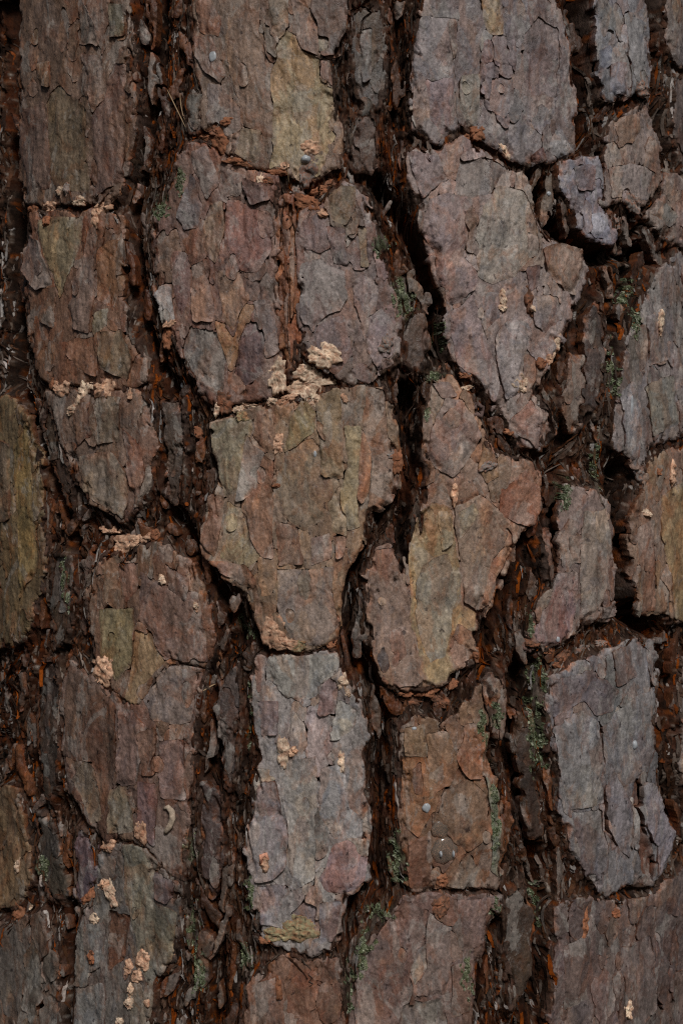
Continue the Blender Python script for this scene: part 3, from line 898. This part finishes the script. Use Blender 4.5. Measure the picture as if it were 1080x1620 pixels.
nseg = 72
th = np.linspace(0, 2 * math.pi, nseg, endpoint=False)
rr = R_T - .036
zt, zb = (810 + 415) * PX + Z_C, (810 - 2035) * PX + Z_C
ring = lambda z: np.stack([rr * np.sin(th), -rr * np.cos(th), np.full(nseg, z)], 1)
cv = np.concatenate([ring(zb), ring(zt), [[0, 0, zb]], [[0, 0, zt]]])
k = np.arange(nseg)
k2 = (k + 1) % nseg
f4 = np.stack([k, k2, k2 + nseg, k + nseg], 1)
f3 = np.concatenate([np.stack([k2, k, np.full(nseg, 2 * nseg)], 1), np.stack([k + nseg, k2 + nseg, np.full(nseg, 2 * nseg + 1)], 1)])
make_obj('heartwood', cv, f4, None, M_CORE, TREE, None, f3)

def islands(mask, least=14):
    """connected groups of quads, largest first; crumbs below `least` stay with the largest"""
    lab = np.zeros(mask.shape, np.int32)
    ny, nx = mask.shape
    ml = mask.tolist()
    seen = [[False] * nx for _ in range(ny)]
    out = []
    for a, b in zip(*np.nonzero(mask)):
        if seen[a][b]:
            continue
        st = [(a, b)]
        seen[a][b] = True
        got = []
        while st:
            y, x = st.pop()
            got.append((y, x))
            for yy, xx in ((y - 1, x), (y + 1, x), (y, x - 1), (y, x + 1)):
                if 0 <= yy < ny and 0 <= xx < nx and ml[yy][xx] and not seen[yy][xx]:
                    seen[yy][xx] = True
                    st.append((yy, xx))
        out.append(got)
    out.sort(key=len, reverse=True)
    res_ = []
    for k, g in enumerate(out):
        if k and len(g) < least:
            continue
        m = np.zeros(mask.shape, bool)
        gi = np.array(g)
        m[gi[:, 0], gi[:, 1]] = True
        res_.append(m)
    return res_


# ------------------------------------------------------------------ plates and their scales
relief = 0.45 * fbm((U + lean) / 9, V / 46, 3, 101) + 1.3 * fbm(U / 42, V / 95, 2, 105) + .62 * terrace(2.6 * fbm((U + lean + 6 * fbm(U / 20, V / 30, 2, 112)) / 30, V / 85, 3, 111), .75, .9) + .16 * terrace(2.0 * fbm((U + lean) / 13, V / 48, 2, 114), .7, .88) + 0.10 * gn(U / 3, V / 7, 108)
TOPH = np.full(U.shape, -99.0)
TOPH[:] = FH
prng = random.Random(21)
c_edge = albf((50, 27, 14))
n_scale = 0
for i, p in enumerate(plates):
    sl, s = p['sl'], p['s']
    ri, rj = np.nonzero(PID[sl] == i)
    if len(ri) < 30:
        continue
    a0, a1, b0, b1 = max(ri.min() - 3, 0), ri.max() + 4, max(rj.min() - 3, 0), rj.max() + 4
    s = s[a0:a1, b0:b1]
    sl = (slice(sl[0].start + a0, sl[0].start + a0 + s.shape[0]), slice(sl[1].start + b0, sl[1].start + b0 + s.shape[1]))
    u, v = U[sl], V[sl]
    uw, vw = UW[sl], VW[sl]
    pm = PID[sl] == i
    if pm.sum() < 30:
        continue
    cu, cv_ = p['poly'].mean(0)
    wx, hy = np.ptp(p['poly'][:, 0]) / 2, np.ptp(p['poly'][:, 1]) / 2
    strip = p.get('strip', False)
    wr = 4 + 22 * sstep(-.05, .45, fbm(u / 30, v / 60, 2, 130))
    worn = np.clip(1 + s / wr, 0, 1) * (.5 if strip else 1)
    bas = big[sl] + relief[sl] + p['lev'] - terrace((1.2 + 2.4 * sstep(6, 20, wr)) * worn + (.9 + .8 * sstep(6, 20, wr)) * fbm((u + lean[sl]) / 8, v / 22, 2, 133) * sstep(0, .3, worn), .8, .8) - .55 * np.exp(-np.clip(-s, 0, 60) / 2.5) + prng.uniform(-.5, .5) * (u - cu) / wx
    tone = np.broadcast_to(alb(p['col']), u.shape + (3,)).copy()
    tone = tone * (1 + .16 * fbm(u / 55, v / 120, 3, 120 + i))[..., None]
    rim = sstep(.05, .8, worn) * sstep(-.25, .35, fbm(u / 16, v / 24, 2, 140 + i))
    tone = mixc(tone, albf((88, 54, 32)), .75 * rim)
    grm = sstep(.1, .9, worn) * sstep(.05, .4, fbm(u / 9, v / 15, 2, 160))
    tone = mixc(tone, alb((52, 44, 40)), .55 * grm)
    tone = mixc(tone, LC[sl], .6 * gm[sl])
    sid = np.full(u.shape, -1, np.int32)
    hs = [bas]
    cs = [tone]
    items = []
    pad_ = []
    area = 0 if strip else wx * hy * 4
    nr = 0 if strip else int(area / (4200 if p['traced'] else 9000)) + 1
    for _ in range(nr):
        a = prng.uniform(9, 26)
        b = a * prng.uniform(1.3, 3.0)
        items.append(('blob', None, prng.choice([-.5, -.4, .4, .5, .6, .8]), (cu + prng.uniform(-.85, .85) * wx, cv_ + prng.uniform(-.9, .9) * hy, a, b)))
    for c, l, poly in p['scales']:
        items.append(('poly', c, l, poly))
    for _ in range(0 if strip or not p['scales'] else max(1, int(area / 26000))):
        a = prng.uniform(6, 13)
        items.append(('blob', None, prng.choice([-.5, .4, .6]), (cu + prng.uniform(-.85, .85) * wx, cv_ + prng.uniform(-.9, .9) * hy, a, a * prng.uniform(1.2, 2.4))))
    cur_l = np.zeros(u.shape)
    cur_c = tone.copy()
    meta = []
    for kind, c, l, g in items:
        if kind == 'poly':
            f = sdf(g, SUW[sl], SVW[sl])
            ext = max(min(np.ptp(g[:, 0]), np.ptp(g[:, 1])) / 2, 6)
            gu, gv = g.mean(0)
        else:
            gu, gv, a, b = g
            e = np.sqrt(((SUW[sl] - gu) / a) ** 2 + ((SVW[sl] - gv) / b) ** 2) + .45 * fbm(u / 20, v / 28, 2, int(abs(gu * 7 + gv)) % 97)
            f = (e - 1) * a
            ext = a
        ins = (f < 0) & pm
        if ins.sum() < 40:
            continue
        sid[ins] = len(meta) + 1
        prev_c = cur_c.copy()
        if c is None:
            base_c = np.median(cur_c[ins], axis=0)
            base_c = base_c * prng.choice([.78, .86, 1.12, 1.2]) * np.array([prng.uniform(.94, 1.10), 1.0, prng.uniform(.88, 1.04)])
            l = float(np.median(cur_l[ins])) + l * .7
        else:
            base_c = alb(c)
        cur_l[ins] = l
        l = l * 1.25
        flush = sstep(-.02, .22, fbm(u / 48, v / 64, 2, 300 + len(meta) * 3 + i))
        fade = 1 - flush * (1 - sstep(0, 11, -f))
        t = np.clip(-f / ext, -.5, 1)
        hh = bas + .12 * fade + fade * (l + 1.0 * np.exp(-np.clip(-f, 0, 99) / 5.0) * prng.uniform(-.9, 1.0) \
            + prng.uniform(-.7, 1.0) * (v - gv) / (ext * 3) + prng.uniform(-.9, .9) * (u - gu) / (ext * 2.5))
        cc = np.broadcast_to(base_c, u.shape + (3,)) * (1 + .14 * fbm(u / 30, v / 80, 3, 170 + len(meta)))[..., None]
        cc = mixc(cc, prev_c, np.clip(.24 + .66 * flush * (1 - sstep(-2, 7, -f + 5 * fbm(u / 8, v / 12, 2, 401))), 0, 1))
        edge = np.exp(-np.clip(-f, 0, 99) / 2.2) * sstep(-.1, .4, fbm(u / 14, v / 20, 2, 190 + len(meta)))
        cc = mixc(cc, alb((84, 56, 40)), .5 * edge * (1 - flush))
        cc = mixc(cc, LC[sl], .6 * gm[sl])
        cur_c[ins] = cc[ins]
        meta.append((hh, cc))
    qp = pm[:-1, :-1]
    pname = 'bark_strip' if strip else 'bark_plate'
    qs = sid[:-1, :-1]
    parts = islands(qp & (qs == -1))
    if not parts:
        continue
    res = region_mesh(parts[0], u, v, bas, tone, 6.5, c_edge)
    o, c0 = make_obj(pname, res[0], res[1], res[2], M_PLATE, TREE, res[3])
    o['_org'] = tuple(c0)
    for m in parts[1:]:
        res = region_mesh(m, u, v, bas, tone, 6.5, c_edge)
        make_obj('bark_scale', res[0], res[1], res[2], M_PLATE, o, res[3])
    mm = pm & (sid == -1)
    TOPH[sl][mm] = bas[mm]
    for kk, (hh, cc) in enumerate(meta):
        for m in islands(qp & (qs == kk + 1)):
            res = region_mesh(m, u, v, hh, cc, 4.0, c_edge)
            make_obj('bark_scale', res[0], res[1], res[2], M_PLATE, o, res[3])
            n_scale += 1
        mm = pm & (sid == kk + 1)
        TOPH[sl][mm] = hh[mm]
    del o['_org']
print('plates', len(plates), 'scales', n_scale)


def top_at(u, v, H=None):
    H = TOPH if H is None else H
    j = np.clip(np.searchsorted(U1, u), 0, NX - 1)
    i = np.clip(np.searchsorted(V1, v), 0, NY - 1)
    return H[i, j]


# ------------------------------------------------------------------ small chips lodged in the furrows (too many to count)
def chips(name, cu, cv, ln, wd, lift, ang, cols, thick, mat, hs, label=None, follow=True):
    n = len(cu)
    ox = np.array([-.35, .3, .5, .28, -.2, -.5])
    oy = np.array([-.5, -.46, .05, .5, .47, -.05])
    jx = ox[None] * (1 + .5 * (rng.random((n, 6)) - .5))
    jy = oy[None] * (1 + .4 * (rng.random((n, 6)) - .5))
    ca, sa = np.cos(ang)[:, None], np.sin(ang)[:, None]
    lx, ly = jx * wd[:, None], jy * ln[:, None]
    uu = cu[:, None] + lx * ca - ly * sa
    vv = cv[:, None] + lx * sa + ly * ca
    hv = top_at(uu, vv, FH if follow else TOPH)
    hh = .3 * hs[:, None] + .7 * hv + .25 + lift[:, None] * (jy + .5) + .25 * rng.random((n, 6)) - .4 * np.abs(jx * 2) ** 2
    top = world(uu, vv, hh)
    bot = world(uu, vv, hh - thick[:, None])
    verts = np.concatenate([top, bot], 1).reshape(-1, 3)
    b = (np.arange(n) * 12)[:, None]
    tri = []
    q4 = np.array([[0, 1, 2, 5], [5, 2, 3, 4]])
    sides = np.array([[(k + 1) % 6, k, k + 6, (k + 1) % 6 + 6] for k in range(6)])
    fq = np.concatenate([q4[:, ::-1], sides])
    faces = (b[:, None] + fq[None]).reshape(-1, 4)
    cc = np.repeat(cols[:, None], 12, 1)
    cc[:, 6:] *= .7
    o, _ = make_obj(name, verts, faces, cc.reshape(-1, 3), mat, TREE, np.zeros(len(faces), bool))
    o['kind'] = 'stuff'
    if label:
        o['label'] = label
    return o


cell = np.outer(np.gradient(V1), np.gradient(U1))
wgt = cell * (SD > 1.0) * (.45 + .55 * (1 - sstep(2, 7, deep))) * (.25 + sstep(-.1, .4, n2)) * ((np.abs(U - 540) < 1000) & (V > -60) & (V < 1680))
wgt = (wgt / wgt.sum()).ravel()
nc = 3800
reg = regn.ravel()
pick = rng.choice(len(wgt), nc, p=wgt)
ccol = np.stack([FC.reshape(-1, 3)[pick]], 0)[0]
pal = np.array([albf(c) for c in ((54, 47, 42), (28, 16, 9), (100, 96, 93), (76, 37, 13), (18, 10, 6), (42, 26, 16), (46, 36, 30), (74, 67, 62))])  # chip and layer tones also darkened to paint in the furrow shade
gsel = rng.random(nc) < sstep(-.35, .15, reg[pick]) * .9 * (1 - .8 * sstep(3, 8, deep.ravel()[pick]))
ci = np.where(gsel, rng.choice([0, 2, 5, 6, 7], nc, p=[.28, .12, .22, .2, .18]), rng.choice(6, nc, p=[.10, .28, .06, .24, .20, .12]))
ccol = .25 * ccol + .75 * pal[ci] * rng.uniform(.8, 1.2, (nc, 1))
chips('bark_chips', U.ravel()[pick], V.ravel()[pick], 6 + 30 * rng.random(nc) ** 2.2, 2 + 6 * rng.random(nc) ** 1.5, rng.uniform(-.5, 1.0, nc), rng.normal(0, .2, nc), ccol,
      rng.uniform(.5, 1.1, nc), M_CHIP, FH.ravel()[pick] + rng.uniform(-.2, .5, nc), 'narrow flakes lining the furrows')

# torn bark layers standing on edge along the furrow walls
SDs = SD.copy()
for _ in range(6):
    SDs[1:-1] = .25 * SDs[:-2] + .5 * SDs[1:-1] + .25 * SDs[2:]
    SDs[:, 1:-1] = .25 * SDs[:, :-2] + .5 * SDs[:, 1:-1] + .25 * SDs[:, 2:]
gv2, gu2 = np.gradient(SDs, V1, U1)


def at(A, u, v):
    return A[np.clip(np.searchsorted(V1, v), 0, NY - 1), np.clip(np.searchsorted(U1, u), 0, NX - 1)]


wf = cell * (SD > .5) * (PID < 0) * (.5 + .5 * (1 - sstep(3, 9, deep))) * ((np.abs(U - 540) < 1000) & (V > -60) & (V < 1680))
wf = (wf / wf.sum()).ravel()
nf, ns_ = 5600, 9
pick = rng.choice(len(wf), nf, p=wf)
cu, cv2 = U.ravel()[pick], V.ravel()[pick]
ln = 16 + 70 * rng.random(nf) ** 2.0
st = ln / (ns_ - 1)
PU, PV = np.zeros((nf, ns_)), np.zeros((nf, ns_))
pu, pv = cu.copy(), cv2.copy()
jit = rng.normal(0, .10, nf)
for k in range(ns_):
    PU[:, k], PV[:, k] = pu, pv
    tx, ty = -at(gv2, pu, pv), at(gu2, pu, pv)
    sg = np.where(ty < 0, -1, 1)
    tx, ty = .75 * sg * tx + jit, .75 * sg * ty + .55
    m_ = np.hypot(tx, ty) + 1e-6
    pu = pu + st * tx / m_
    pv = pv + st * ty / m_
HF = at(FH, PU, PV)
for _ in range(2):
    HF[:, 1:-1] = (HF[:, :-2] + HF[:, 1:-1] + HF[:, 2:]) / 3
t_ = np.linspace(0, 1, ns_)
wdt = (1.3 + 3.2 * rng.random(nf) ** 1.7)[:, None] * (np.sin(math.pi * np.clip(t_, .06, .94)) ** .5)[None] * (1 + .35 * rng.normal(size=(nf, ns_)).clip(-1, 1))
up = rng.uniform(.5, 2.0, nf)[:, None] * (.6 + .4 * rng.random((nf, ns_))) * (1 - .3 * sstep(.75, 1, t_))[None]
side = rng.uniform(-.6, .6, nf)[:, None]
hed = HF - .9
vs = np.stack([world(PU - wdt, PV, hed), world(PU + side * wdt, PV, HF + up), world(PU + wdt, PV, hed)], 2)
fi = np.arange(nf)[:, None, None] * ns_ * 3 + np.arange(ns_ - 1)[None, :, None] * 3
q0 = np.array([[3, 4, 1, 0], [4, 5, 2, 1]])
fq = (fi[..., None] + q0[None, None]).reshape(-1, 4)
gs = rng.random(nf) < .15 + .55 * sstep(-.35, .2, reg[pick]) * (1 - .7 * sstep(3, 8, deep.ravel()[pick]))
ci = np.where(gs, rng.choice([0, 2, 5, 6, 7], nf, p=[.32, .08, .2, .24, .16]), rng.choice(6, nf, p=[.08, .32, .02, .16, .27, .15]))
fc = np.repeat((pal[ci] * rng.uniform(.75, 1.2, (nf, 1)))[:, None], ns_ * 3, 1).reshape(-1, 3)
o, _ = make_obj('bark_layers', vs.reshape(-1, 3), fq, fc, M_CHIP, TREE, np.zeros(len(fq), bool))
o['kind'] = 'stuff'
o['label'] = 'torn bark layers running along the furrow walls'

# lichen crust
wl = (cell * sstep(.25, .8, gm) * (.3 + sstep(-.2, .4, n3))).ravel()
wl /= wl.sum()
nl = 7000
pick = rng.choice(len(wl), nl, p=wl)
lcol = np.array([alb(c) for c in ((70, 76, 58), (52, 58, 39), (92, 96, 80), (36, 41, 24))])[rng.choice(4, nl, p=[.4, .3, .15, .15])] * rng.uniform(.8, 1.15, (nl, 1))
lu = U.ravel()[pick] + rng.normal(0, 1, nl)
lv = V.ravel()[pick] + rng.normal(0, 1, nl)
chips('lichen', lu, lv, 2 + 3.5 * rng.random(nl) ** 2, 2 + 3 * rng.random(nl) ** 2, rng.uniform(-.15, .3, nl), rng.uniform(-1.5, 1.5, nl), lcol, rng.uniform(.4, .8, nl), M_LICHEN,
      top_at(lu, lv) + .15, 'pale green lichen crusting the edges of the plates', False)

# ------------------------------------------------------------------ loose pale flakes
SAL, SAL2, CRM, BRN, GRY, YEL = (142, 116, 94), (96, 64, 44), (148, 132, 112), (70, 50, 38), (88, 83, 78), (98, 92, 68)
FL = [(77,325,26,16,0,SAL),(125,317,26,13,.2,CRM),(150,346,13,30,.1,SAL),(159,327,24,18,-.3,SAL),(75,350,13,15,0,SAL2),(96,300,10,16,.3,CRM),(107,300,9,18,.2,GRY),(48,330,18,14,0,SAL2),
      (348,218,26,44,-.5,SAL2),(357,190,16,13,0,SAL2),(338,205,16,12,0,BRN),(325,214,22,12,.2,SAL2),(380,255,42,11,.22,SAL2),(442,270,28,13,.1,SAL2),(412,285,9,18,.1,CRM),(425,288,13,14,0,BRN),(450,262,12,10,0,SAL),
      (491,234,26,20,0,SAL),(487,270,22,46,.25,GRY),(470,299,19,17,0,GRY),(487,322,36,22,.2,SAL2),(478,312,24,14,.5,SAL),(512,338,14,13,0,SAL),(506,300,22,14,-.3,SAL2),(520,288,18,10,-.2,BRN),
      (100,615,26,24,0,SAL),(131,622,16,38,.5,CRM),(142,612,22,12,0,CRM),(165,614,32,28,-.2,SAL),(118,650,17,15,0,CRM),(208,624,8,18,0,SAL),(85,608,14,16,0,SAL2),
      (438,594,24,48,0,CRM),(490,604,66,34,-.25,CRM),(512,562,40,32,.2,CRM),(493,630,28,20,.7,CRM),(482,588,30,22,0,CRM),(344,640,7,30,.1,CRM),(355,636,20,32,0,BRN),(390,642,24,9,.1,CRM),(375,648,14,10,0,CRM),(430,636,14,12,.3,CRM),(452,632,24,11,-.4,SAL),
      (440,702,17,26,.1,SAL),(437,768,11,5,0,SAL2),(265,528,14,40,.15,SAL2),(268,512,18,9,-.4,SAL),(307,682,12,16,-.6,SAL2),(545,631,7,14,-.5,SAL),(384,659,14,14,0,YEL),
      (796,472,9,24,0,CRM),(795,486,12,10,0,CRM),(838,474,12,42,-.1,BRN),(842,488,8,10,0,CRM),(821,607,20,24,.3,CRM),(826,616,9,9,0,CRM),(880,548,8,40,.35,CRM),(868,568,10,16,.5,SAL),(1042,508,9,36,.15,CRM),(740,613,20,7,-.3,CRM),
      (718,780,9,30,0,SAL),(1060,748,13,38,.2,SAL),(1040,745,10,14,0,SAL2),(738,592,18,9,.1,SAL2),(806,684,16,8,.2,SAL2),
      (205,860,70,26,-.12,SAL),(222,852,30,14,-.3,SAL),(172,838,36,11,.05,SAL),(240,850,14,18,.2,SAL2),(259,916,9,15,0,CRM),(312,960,7,13,0,CRM),(164,1062,30,38,.2,SAL),(176,1060,12,34,.2,SAL),(148,1049,16,8,.2,SAL),
      (433,998,28,40,.1,SAL),(446,1016,38,20,.2,SAL),(470,1020,22,18,0,YEL),(522,1018,16,12,0,SAL2),(447,1190,15,42,-.05,CRM),(463,1190,10,14,.4,SAL),(539,1207,9,28,0,CRM),(541,1080,14,22,-.1,CRM),(549,1098,8,12,0,CRM),
      (170,1338,20,20,0,SAL),(226,1318,17,36,-.1,SAL),(174,1412,22,44,-.25,CRM),(162,1400,22,14,-.6,SAL),(138,1420,32,14,-.7,SAL2),(146,1455,17,14,0,CRM),(226,1520,18,30,.2,SAL),(217,1545,16,16,0,SAL),(203,1530,13,22,.3,SAL),
      (208,1566,10,18,.1,CRM),(206,1587,13,15,0,CRM),(189,1616,12,10,0,CRM),(233,1587,9,10,.3,SAL),(144,1515,12,18,0,SAL2),(418,1365,13,26,0,SAL),(440,1568,8,28,-.1,SAL2),(472,1472,48,32,.1,YEL),(438,1480,40,22,0,YEL),(418,1490,18,10,0,SAL2),
      (18,1446,24,30,0,SAL2),(35,1440,8,22,.2,CRM),(22,1372,8,24,.2,CRM),(88,1540,9,20,.2,SAL2),(995,1600,13,24,0,CRM),(930,1468,11,40,.15,SAL2),(977,1447,12,12,0,SAL2),(697,1432,24,34,-.1,BRN),(700,1394,14,20,.1,SAL2),
      (757,207,20,22,.3,SAL2),(745,216,18,13,0,SAL2),(800,240,24,8,.9,CRM),(1010,139,22,26,-.3,GRY),(1000,318,26,34,0,GRY),(968,336,14,14,0,BRN),(855,575,14,14,0,SAL2),(1022,812,18,10,.3,CRM),(1015,745,20,30,.1,GRY),(870,1030,14,12,0,SAL2),
      (985,350,10,22,-.3,GRY),(1012,380,26,34,-.4,GRY),(628,728,14,34,0,SAL2),(620,718,12,12,0,GRY),(755,1036,8,24,0,SAL2),(770,738,22,12,-.4,GRY),(610,545,18,26,.2,GRY),(845,1018,20,12,.2,BRN),(640,1098,26,10,.2,SAL2),(678,1096,30,14,-.1,SAL2),
      (655,1110,34,14,.2,BRN),(700,1112,26,16,.3,BRN),(722,1085,24,14,-.4,SAL2),(900,1040,26,12,-.3,BRN),(930,1030,24,12,-.2,GRY),(960,1020,22,10,.1,GRY),(890,1055,18,10,.2,SAL2)]


def flake(x, y, wpx, hpx, rot, col, seed, curl=1.0):
    r = random.Random(seed)
    cu, cv = px2uv(x, y)
    nr_, ns = 11, 44
    a = np.linspace(0, 2 * math.pi, ns, endpoint=False)
    ro = 1.02 + .20 * gn(np.cos(a) * 1.2 + seed * 3.17, np.sin(a) * 1.2 + seed * 1.3, 3) * 1.6 + .16 * gn(np.cos(a) * 4.4 + seed * 1.7, np.sin(a) * 3.4, 5) * 1.6
    sx = np.abs(np.cos(a)) ** .92 * np.sign(np.cos(a))
    sy = np.abs(np.sin(a)) ** .92 * np.sign(np.sin(a))
    rad = np.concatenate([np.linspace(0, 1, nr_ + 1)[1:]])
    X = np.outer(rad, sx * ro) * wpx / 2
    Y = np.outer(rad, sy * ro) * hpx / 2
    X = np.concatenate([[0], X.ravel()])
    Y = np.concatenate([[0], Y.ravel()])
    ca, sa = math.cos(rot), math.sin(rot)
    uu, vv = cu + X * ca - Y * sa, cv + X * sa + Y * ca
    h0 = np.median(top_at(uu, vv))
    h0 = max(h0, np.percentile(top_at(uu, vv), 75) - 1.0)
    rl = np.concatenate([[0], np.repeat(rad, ns)])
    rip = fbm(X / 15 + seed * 1.37, Y / 10 + seed, 2, 33)
    size = min(wpx, hpx)
    hh = h0 + .8 + .02 * size * (1 - rl ** 2) * curl + terrace(rip * 2.0 + .8 * (1 - rl), .7, .8) + .3 * gn(X / 4 + seed, Y / 3, 35) + r.uniform(.0, 1.2) * Y / hpx + r.uniform(-.8, .8) * X / wpx
    hh = hh - .5 * (rl > .99)
    lay = ((rip * 2.0 + 1.6 * (1 - rl)) / .8) % 1.0
    seam = (sstep(.55, .75, lay) * (1 - sstep(.9, 1.0, lay)))[:, None]
    top = world(uu, vv, hh)
    bot = world(uu[-ns:], vv[-ns:], np.minimum(hh[-ns:] - 1.2, h0 - .6))
    n = len(X)
    verts = np.concatenate([top, bot])
    k = np.arange(ns)
    k2 = (k + 1) % ns
    f3 = np.stack([np.zeros(ns, int), 1 + k2, 1 + k], 1)
    f4 = []
    for q in range(nr_ - 1):
        b0, b1 = 1 + q * ns, 1 + (q + 1) * ns
        f4.append(np.stack([b0 + k, b0 + k2, b1 + k2, b1 + k], 1))
    b1 = 1 + (nr_ - 1) * ns
    f4.append(np.stack([b1 + k, b1 + k2, n + k2, n + k], 1))
    f4 = np.concatenate(f4)
    cc = alb(col) * r.uniform(.70, .95)
    var = (1 + .22 * fbm(X / 9 + seed * 2.3, Y / 7 + seed, 2, 39))[:, None]
    C = np.clip(cc[None] * var, 0, .85)
    dk = sstep(.08, .3, fbm(X / 12 + 9 + seed, Y / 8 + seed, 2, 47))[:, None]
    C = C * (1 - .45 * dk) + .45 * dk * alb((110, 66, 42))[None] * .8
    C = C * (1 - .55 * seam) + .55 * seam * alb((96, 60, 40))[None]
    C = np.concatenate([C, np.broadcast_to(alb((84, 50, 32)), (ns, 3))])
    o, _ = make_obj('loose_flake', verts, f4, C, M_FLAKE, TREE, None, f3)
    return o


for s_, (x, y, w_, h_, r_, c_) in enumerate(FL):
    flake(x, y, w_ * 1.22 + 1, h_ * 1.18 + 1, r_, c_, s_ + 1)


# ------------------------------------------------------------------ tubes: needles, curled flake, hair
def tube(name, pts, rad, mat, parent, ns=8, col=None, taper=True):
    pts = np.asarray(pts, float)
    n = len(pts)
    tg = np.gradient(pts, axis=0)
    tg /= np.linalg.norm(tg, axis=1)[:, None]
    ref = np.array([0, 1.0, 0])
    sx = np.cross(tg, ref)
    sx /= np.linalg.norm(sx, axis=1)[:, None]
    sy = np.cross(tg, sx)
    a = np.linspace(0, 2 * math.pi, ns, endpoint=False)
    prof = np.ones(n) if not taper else np.clip(np.minimum(np.linspace(.4, 3, n), np.linspace(3, .4, n)), 0, 1)
    vs = pts[:, None] + (rad * prof)[:, None, None] * (np.cos(a)[None, :, None] * sx[:, None] + np.sin(a)[None, :, None] * sy[:, None])
    vs = vs.reshape(-1, 3)
    k = np.arange(ns)
    k2 = (k + 1) % ns
    f = np.concatenate([np.stack([i * ns + k, i * ns + k2, (i + 1) * ns + k2, (i + 1) * ns + k], 1) for i in range(n - 1)])
    vs = np.concatenate([vs, pts[[0, -1]]])
    f3 = np.concatenate([np.stack([k2, k, np.full(ns, n * ns)], 1), np.stack([(n - 1) * ns + k, (n - 1) * ns + k2, np.full(ns, n * ns + 1)], 1)])
    cols = None if col is None else np.broadcast_to(alb(col), (len(vs), 3)) * (.85 + .3 * rng.random((len(vs), 1)))
    return make_obj(name, vs, f, cols, mat, parent, None, f3)[0]


def on_bark(pts, off=0.8):
    out = []
    hs = []
    for x, y in pts:
        u, v = px2uv(x, y)
        hs.append((u, v, float(top_at(np.array(u), np.array(v)))))
    h = np.array([q[2] for q in hs])
    n = len(h)
    lo = np.linspace(h[0], h[-1], n)
    lo = lo + max((h - lo).max(), 0)
    return np.array([world(np.array(u), np.array(v), np.array(hh + off)) for (u, v, _), hh in zip(hs, lo)])


def curve(p0, p1, p2, n=14):
    t = np.linspace(0, 1, n)[:, None]
    return (1 - t) ** 2 * np.array(p0) + 2 * t * (1 - t) * np.array(p1) + t ** 2 * np.array(p2)


NEED = [((261, 139), (277, 168), (295, 202), .00034, 'long dry pine needle leaning across the dark furrow beside a shorter one'),
        ((282, 145), (283, 170), (291, 188), .00028, 'shorter dry pine needle tucked behind the long needle in the furrow'),
        ((448, 224), (456, 255), (457, 290), .00018, 'hair-thin pale fibre hanging over the crack by a salmon flake'),
        ((318, 1095), (326, 1088), (334, 1085), .0004, 'stubby straw-coloured needle tip stuck in the furrow beside a grey scale')]
for a, b, c, r, lab in NEED:
    o = tube('pine_needle', on_bark(curve(a, b, c), .9), r, M_NEEDLE, None)
    o['label'] = lab
    o['category'] = 'pine needle'
    o['group'] = 'needles caught on the bark'

tube('curled_flake', on_bark([(262, 1278), (268, 1276), (274, 1283), (275, 1294), (271, 1306), (265, 1314), (262, 1318)], 1.0), .0019, M_FLAKE, TREE, 10, (120, 110, 95))
tube('curled_flake', on_bark([(413, 1366), (414, 1354), (421, 1352), (425, 1360)], .8), .0016, M_FLAKE, TREE, 10, (140, 100, 80))

# resin
def bead(x, y, w_, h_, hgt, mat, seed):
    cu, cv = px2uv(x, y)
    ns, nr_ = 22, 6
    a = np.linspace(0, 2 * math.pi, ns, endpoint=False)
    ro = 1 + .16 * gn(np.cos(a) * 1.5 + seed, np.sin(a) * 1.5, 3)
    V_, hh = [], []
    for q in range(nr_ + 1):
        t = q / nr_ * math.pi / 2
        V_.append(np.stack([cu + np.cos(t) * np.cos(a) * ro * w_ / 2, cv + np.cos(t) * np.sin(a) * ro * h_ / 2, np.full(ns, math.sin(t) * hgt)], 1))
    V_ = np.concatenate(V_)
    h0 = np.median(top_at(V_[:, 0], V_[:, 1]))
    vs = world(V_[:, 0], V_[:, 1], V_[:, 2] + h0 - .3)
    k = np.arange(ns)
    k2 = (k + 1) % ns
    f = np.concatenate([np.stack([q * ns + k2, q * ns + k, (q + 1) * ns + k, (q + 1) * ns + k2], 1) for q in range(nr_)])
    return make_obj('resin_drop', vs, f, None, mat, TREE)[0]


for q, (x, y, w_, h_, g_, m_) in enumerate([(702, 1346, 44, 42, 2.4, M_RESIN), (696, 1312, 30, 28, 1.5, M_RESIN), (695, 1350, 6, 12, 2.9, M_RESINW), (715, 1350, 5, 12, 2.4, M_RESINW), (1000, 1178, 11, 16, 2, M_RESINW),
                                            (674, 1278, 13, 16, 1.6, M_RESINW), (338, 90, 14, 17, .9, M_RESINW), (484, 252, 16, 14, 3.2, M_RESINW), (280, 607, 14, 14, 1.5, M_RESINW), (655, 1153, 9, 6, 1, M_RESINW),
                                            (996, 640, 7, 34, .9, M_RESINW), (884, 1012, 8, 10, .8, M_RESINW), (498, 718, 6, 10, .6, M_RESINW), (876, 303, 9, 8, 1, M_RESINW)]):
    bead(x, y, w_, h_, g_, m_, q + 3)

# small round knot holes: a raised ring of bark
for (x, y, r_) in [(755, 650, 10), (840, 1022, 8)]:
    an = np.linspace(0, 2 * math.pi, 25)
    pts = [(x + r_ * math.cos(t), y + r_ * .95 * math.sin(t)) for t in an]
    cu, cv = px2uv(x, y)
    h = float(top_at(np.array(cu), np.array(cv)))
    P3 = np.array([world(np.array(px2uv(*q)[0]), np.array(px2uv(*q)[1]), np.array(h + .6)) for q in pts])
    P3 = P3 + .0007 * rng.normal(size=P3.shape)
    P3[-1] = P3[0]
    tube('knot_ring', P3, .0015, M_CHIP, TREE, 8, (62, 50, 46), False)
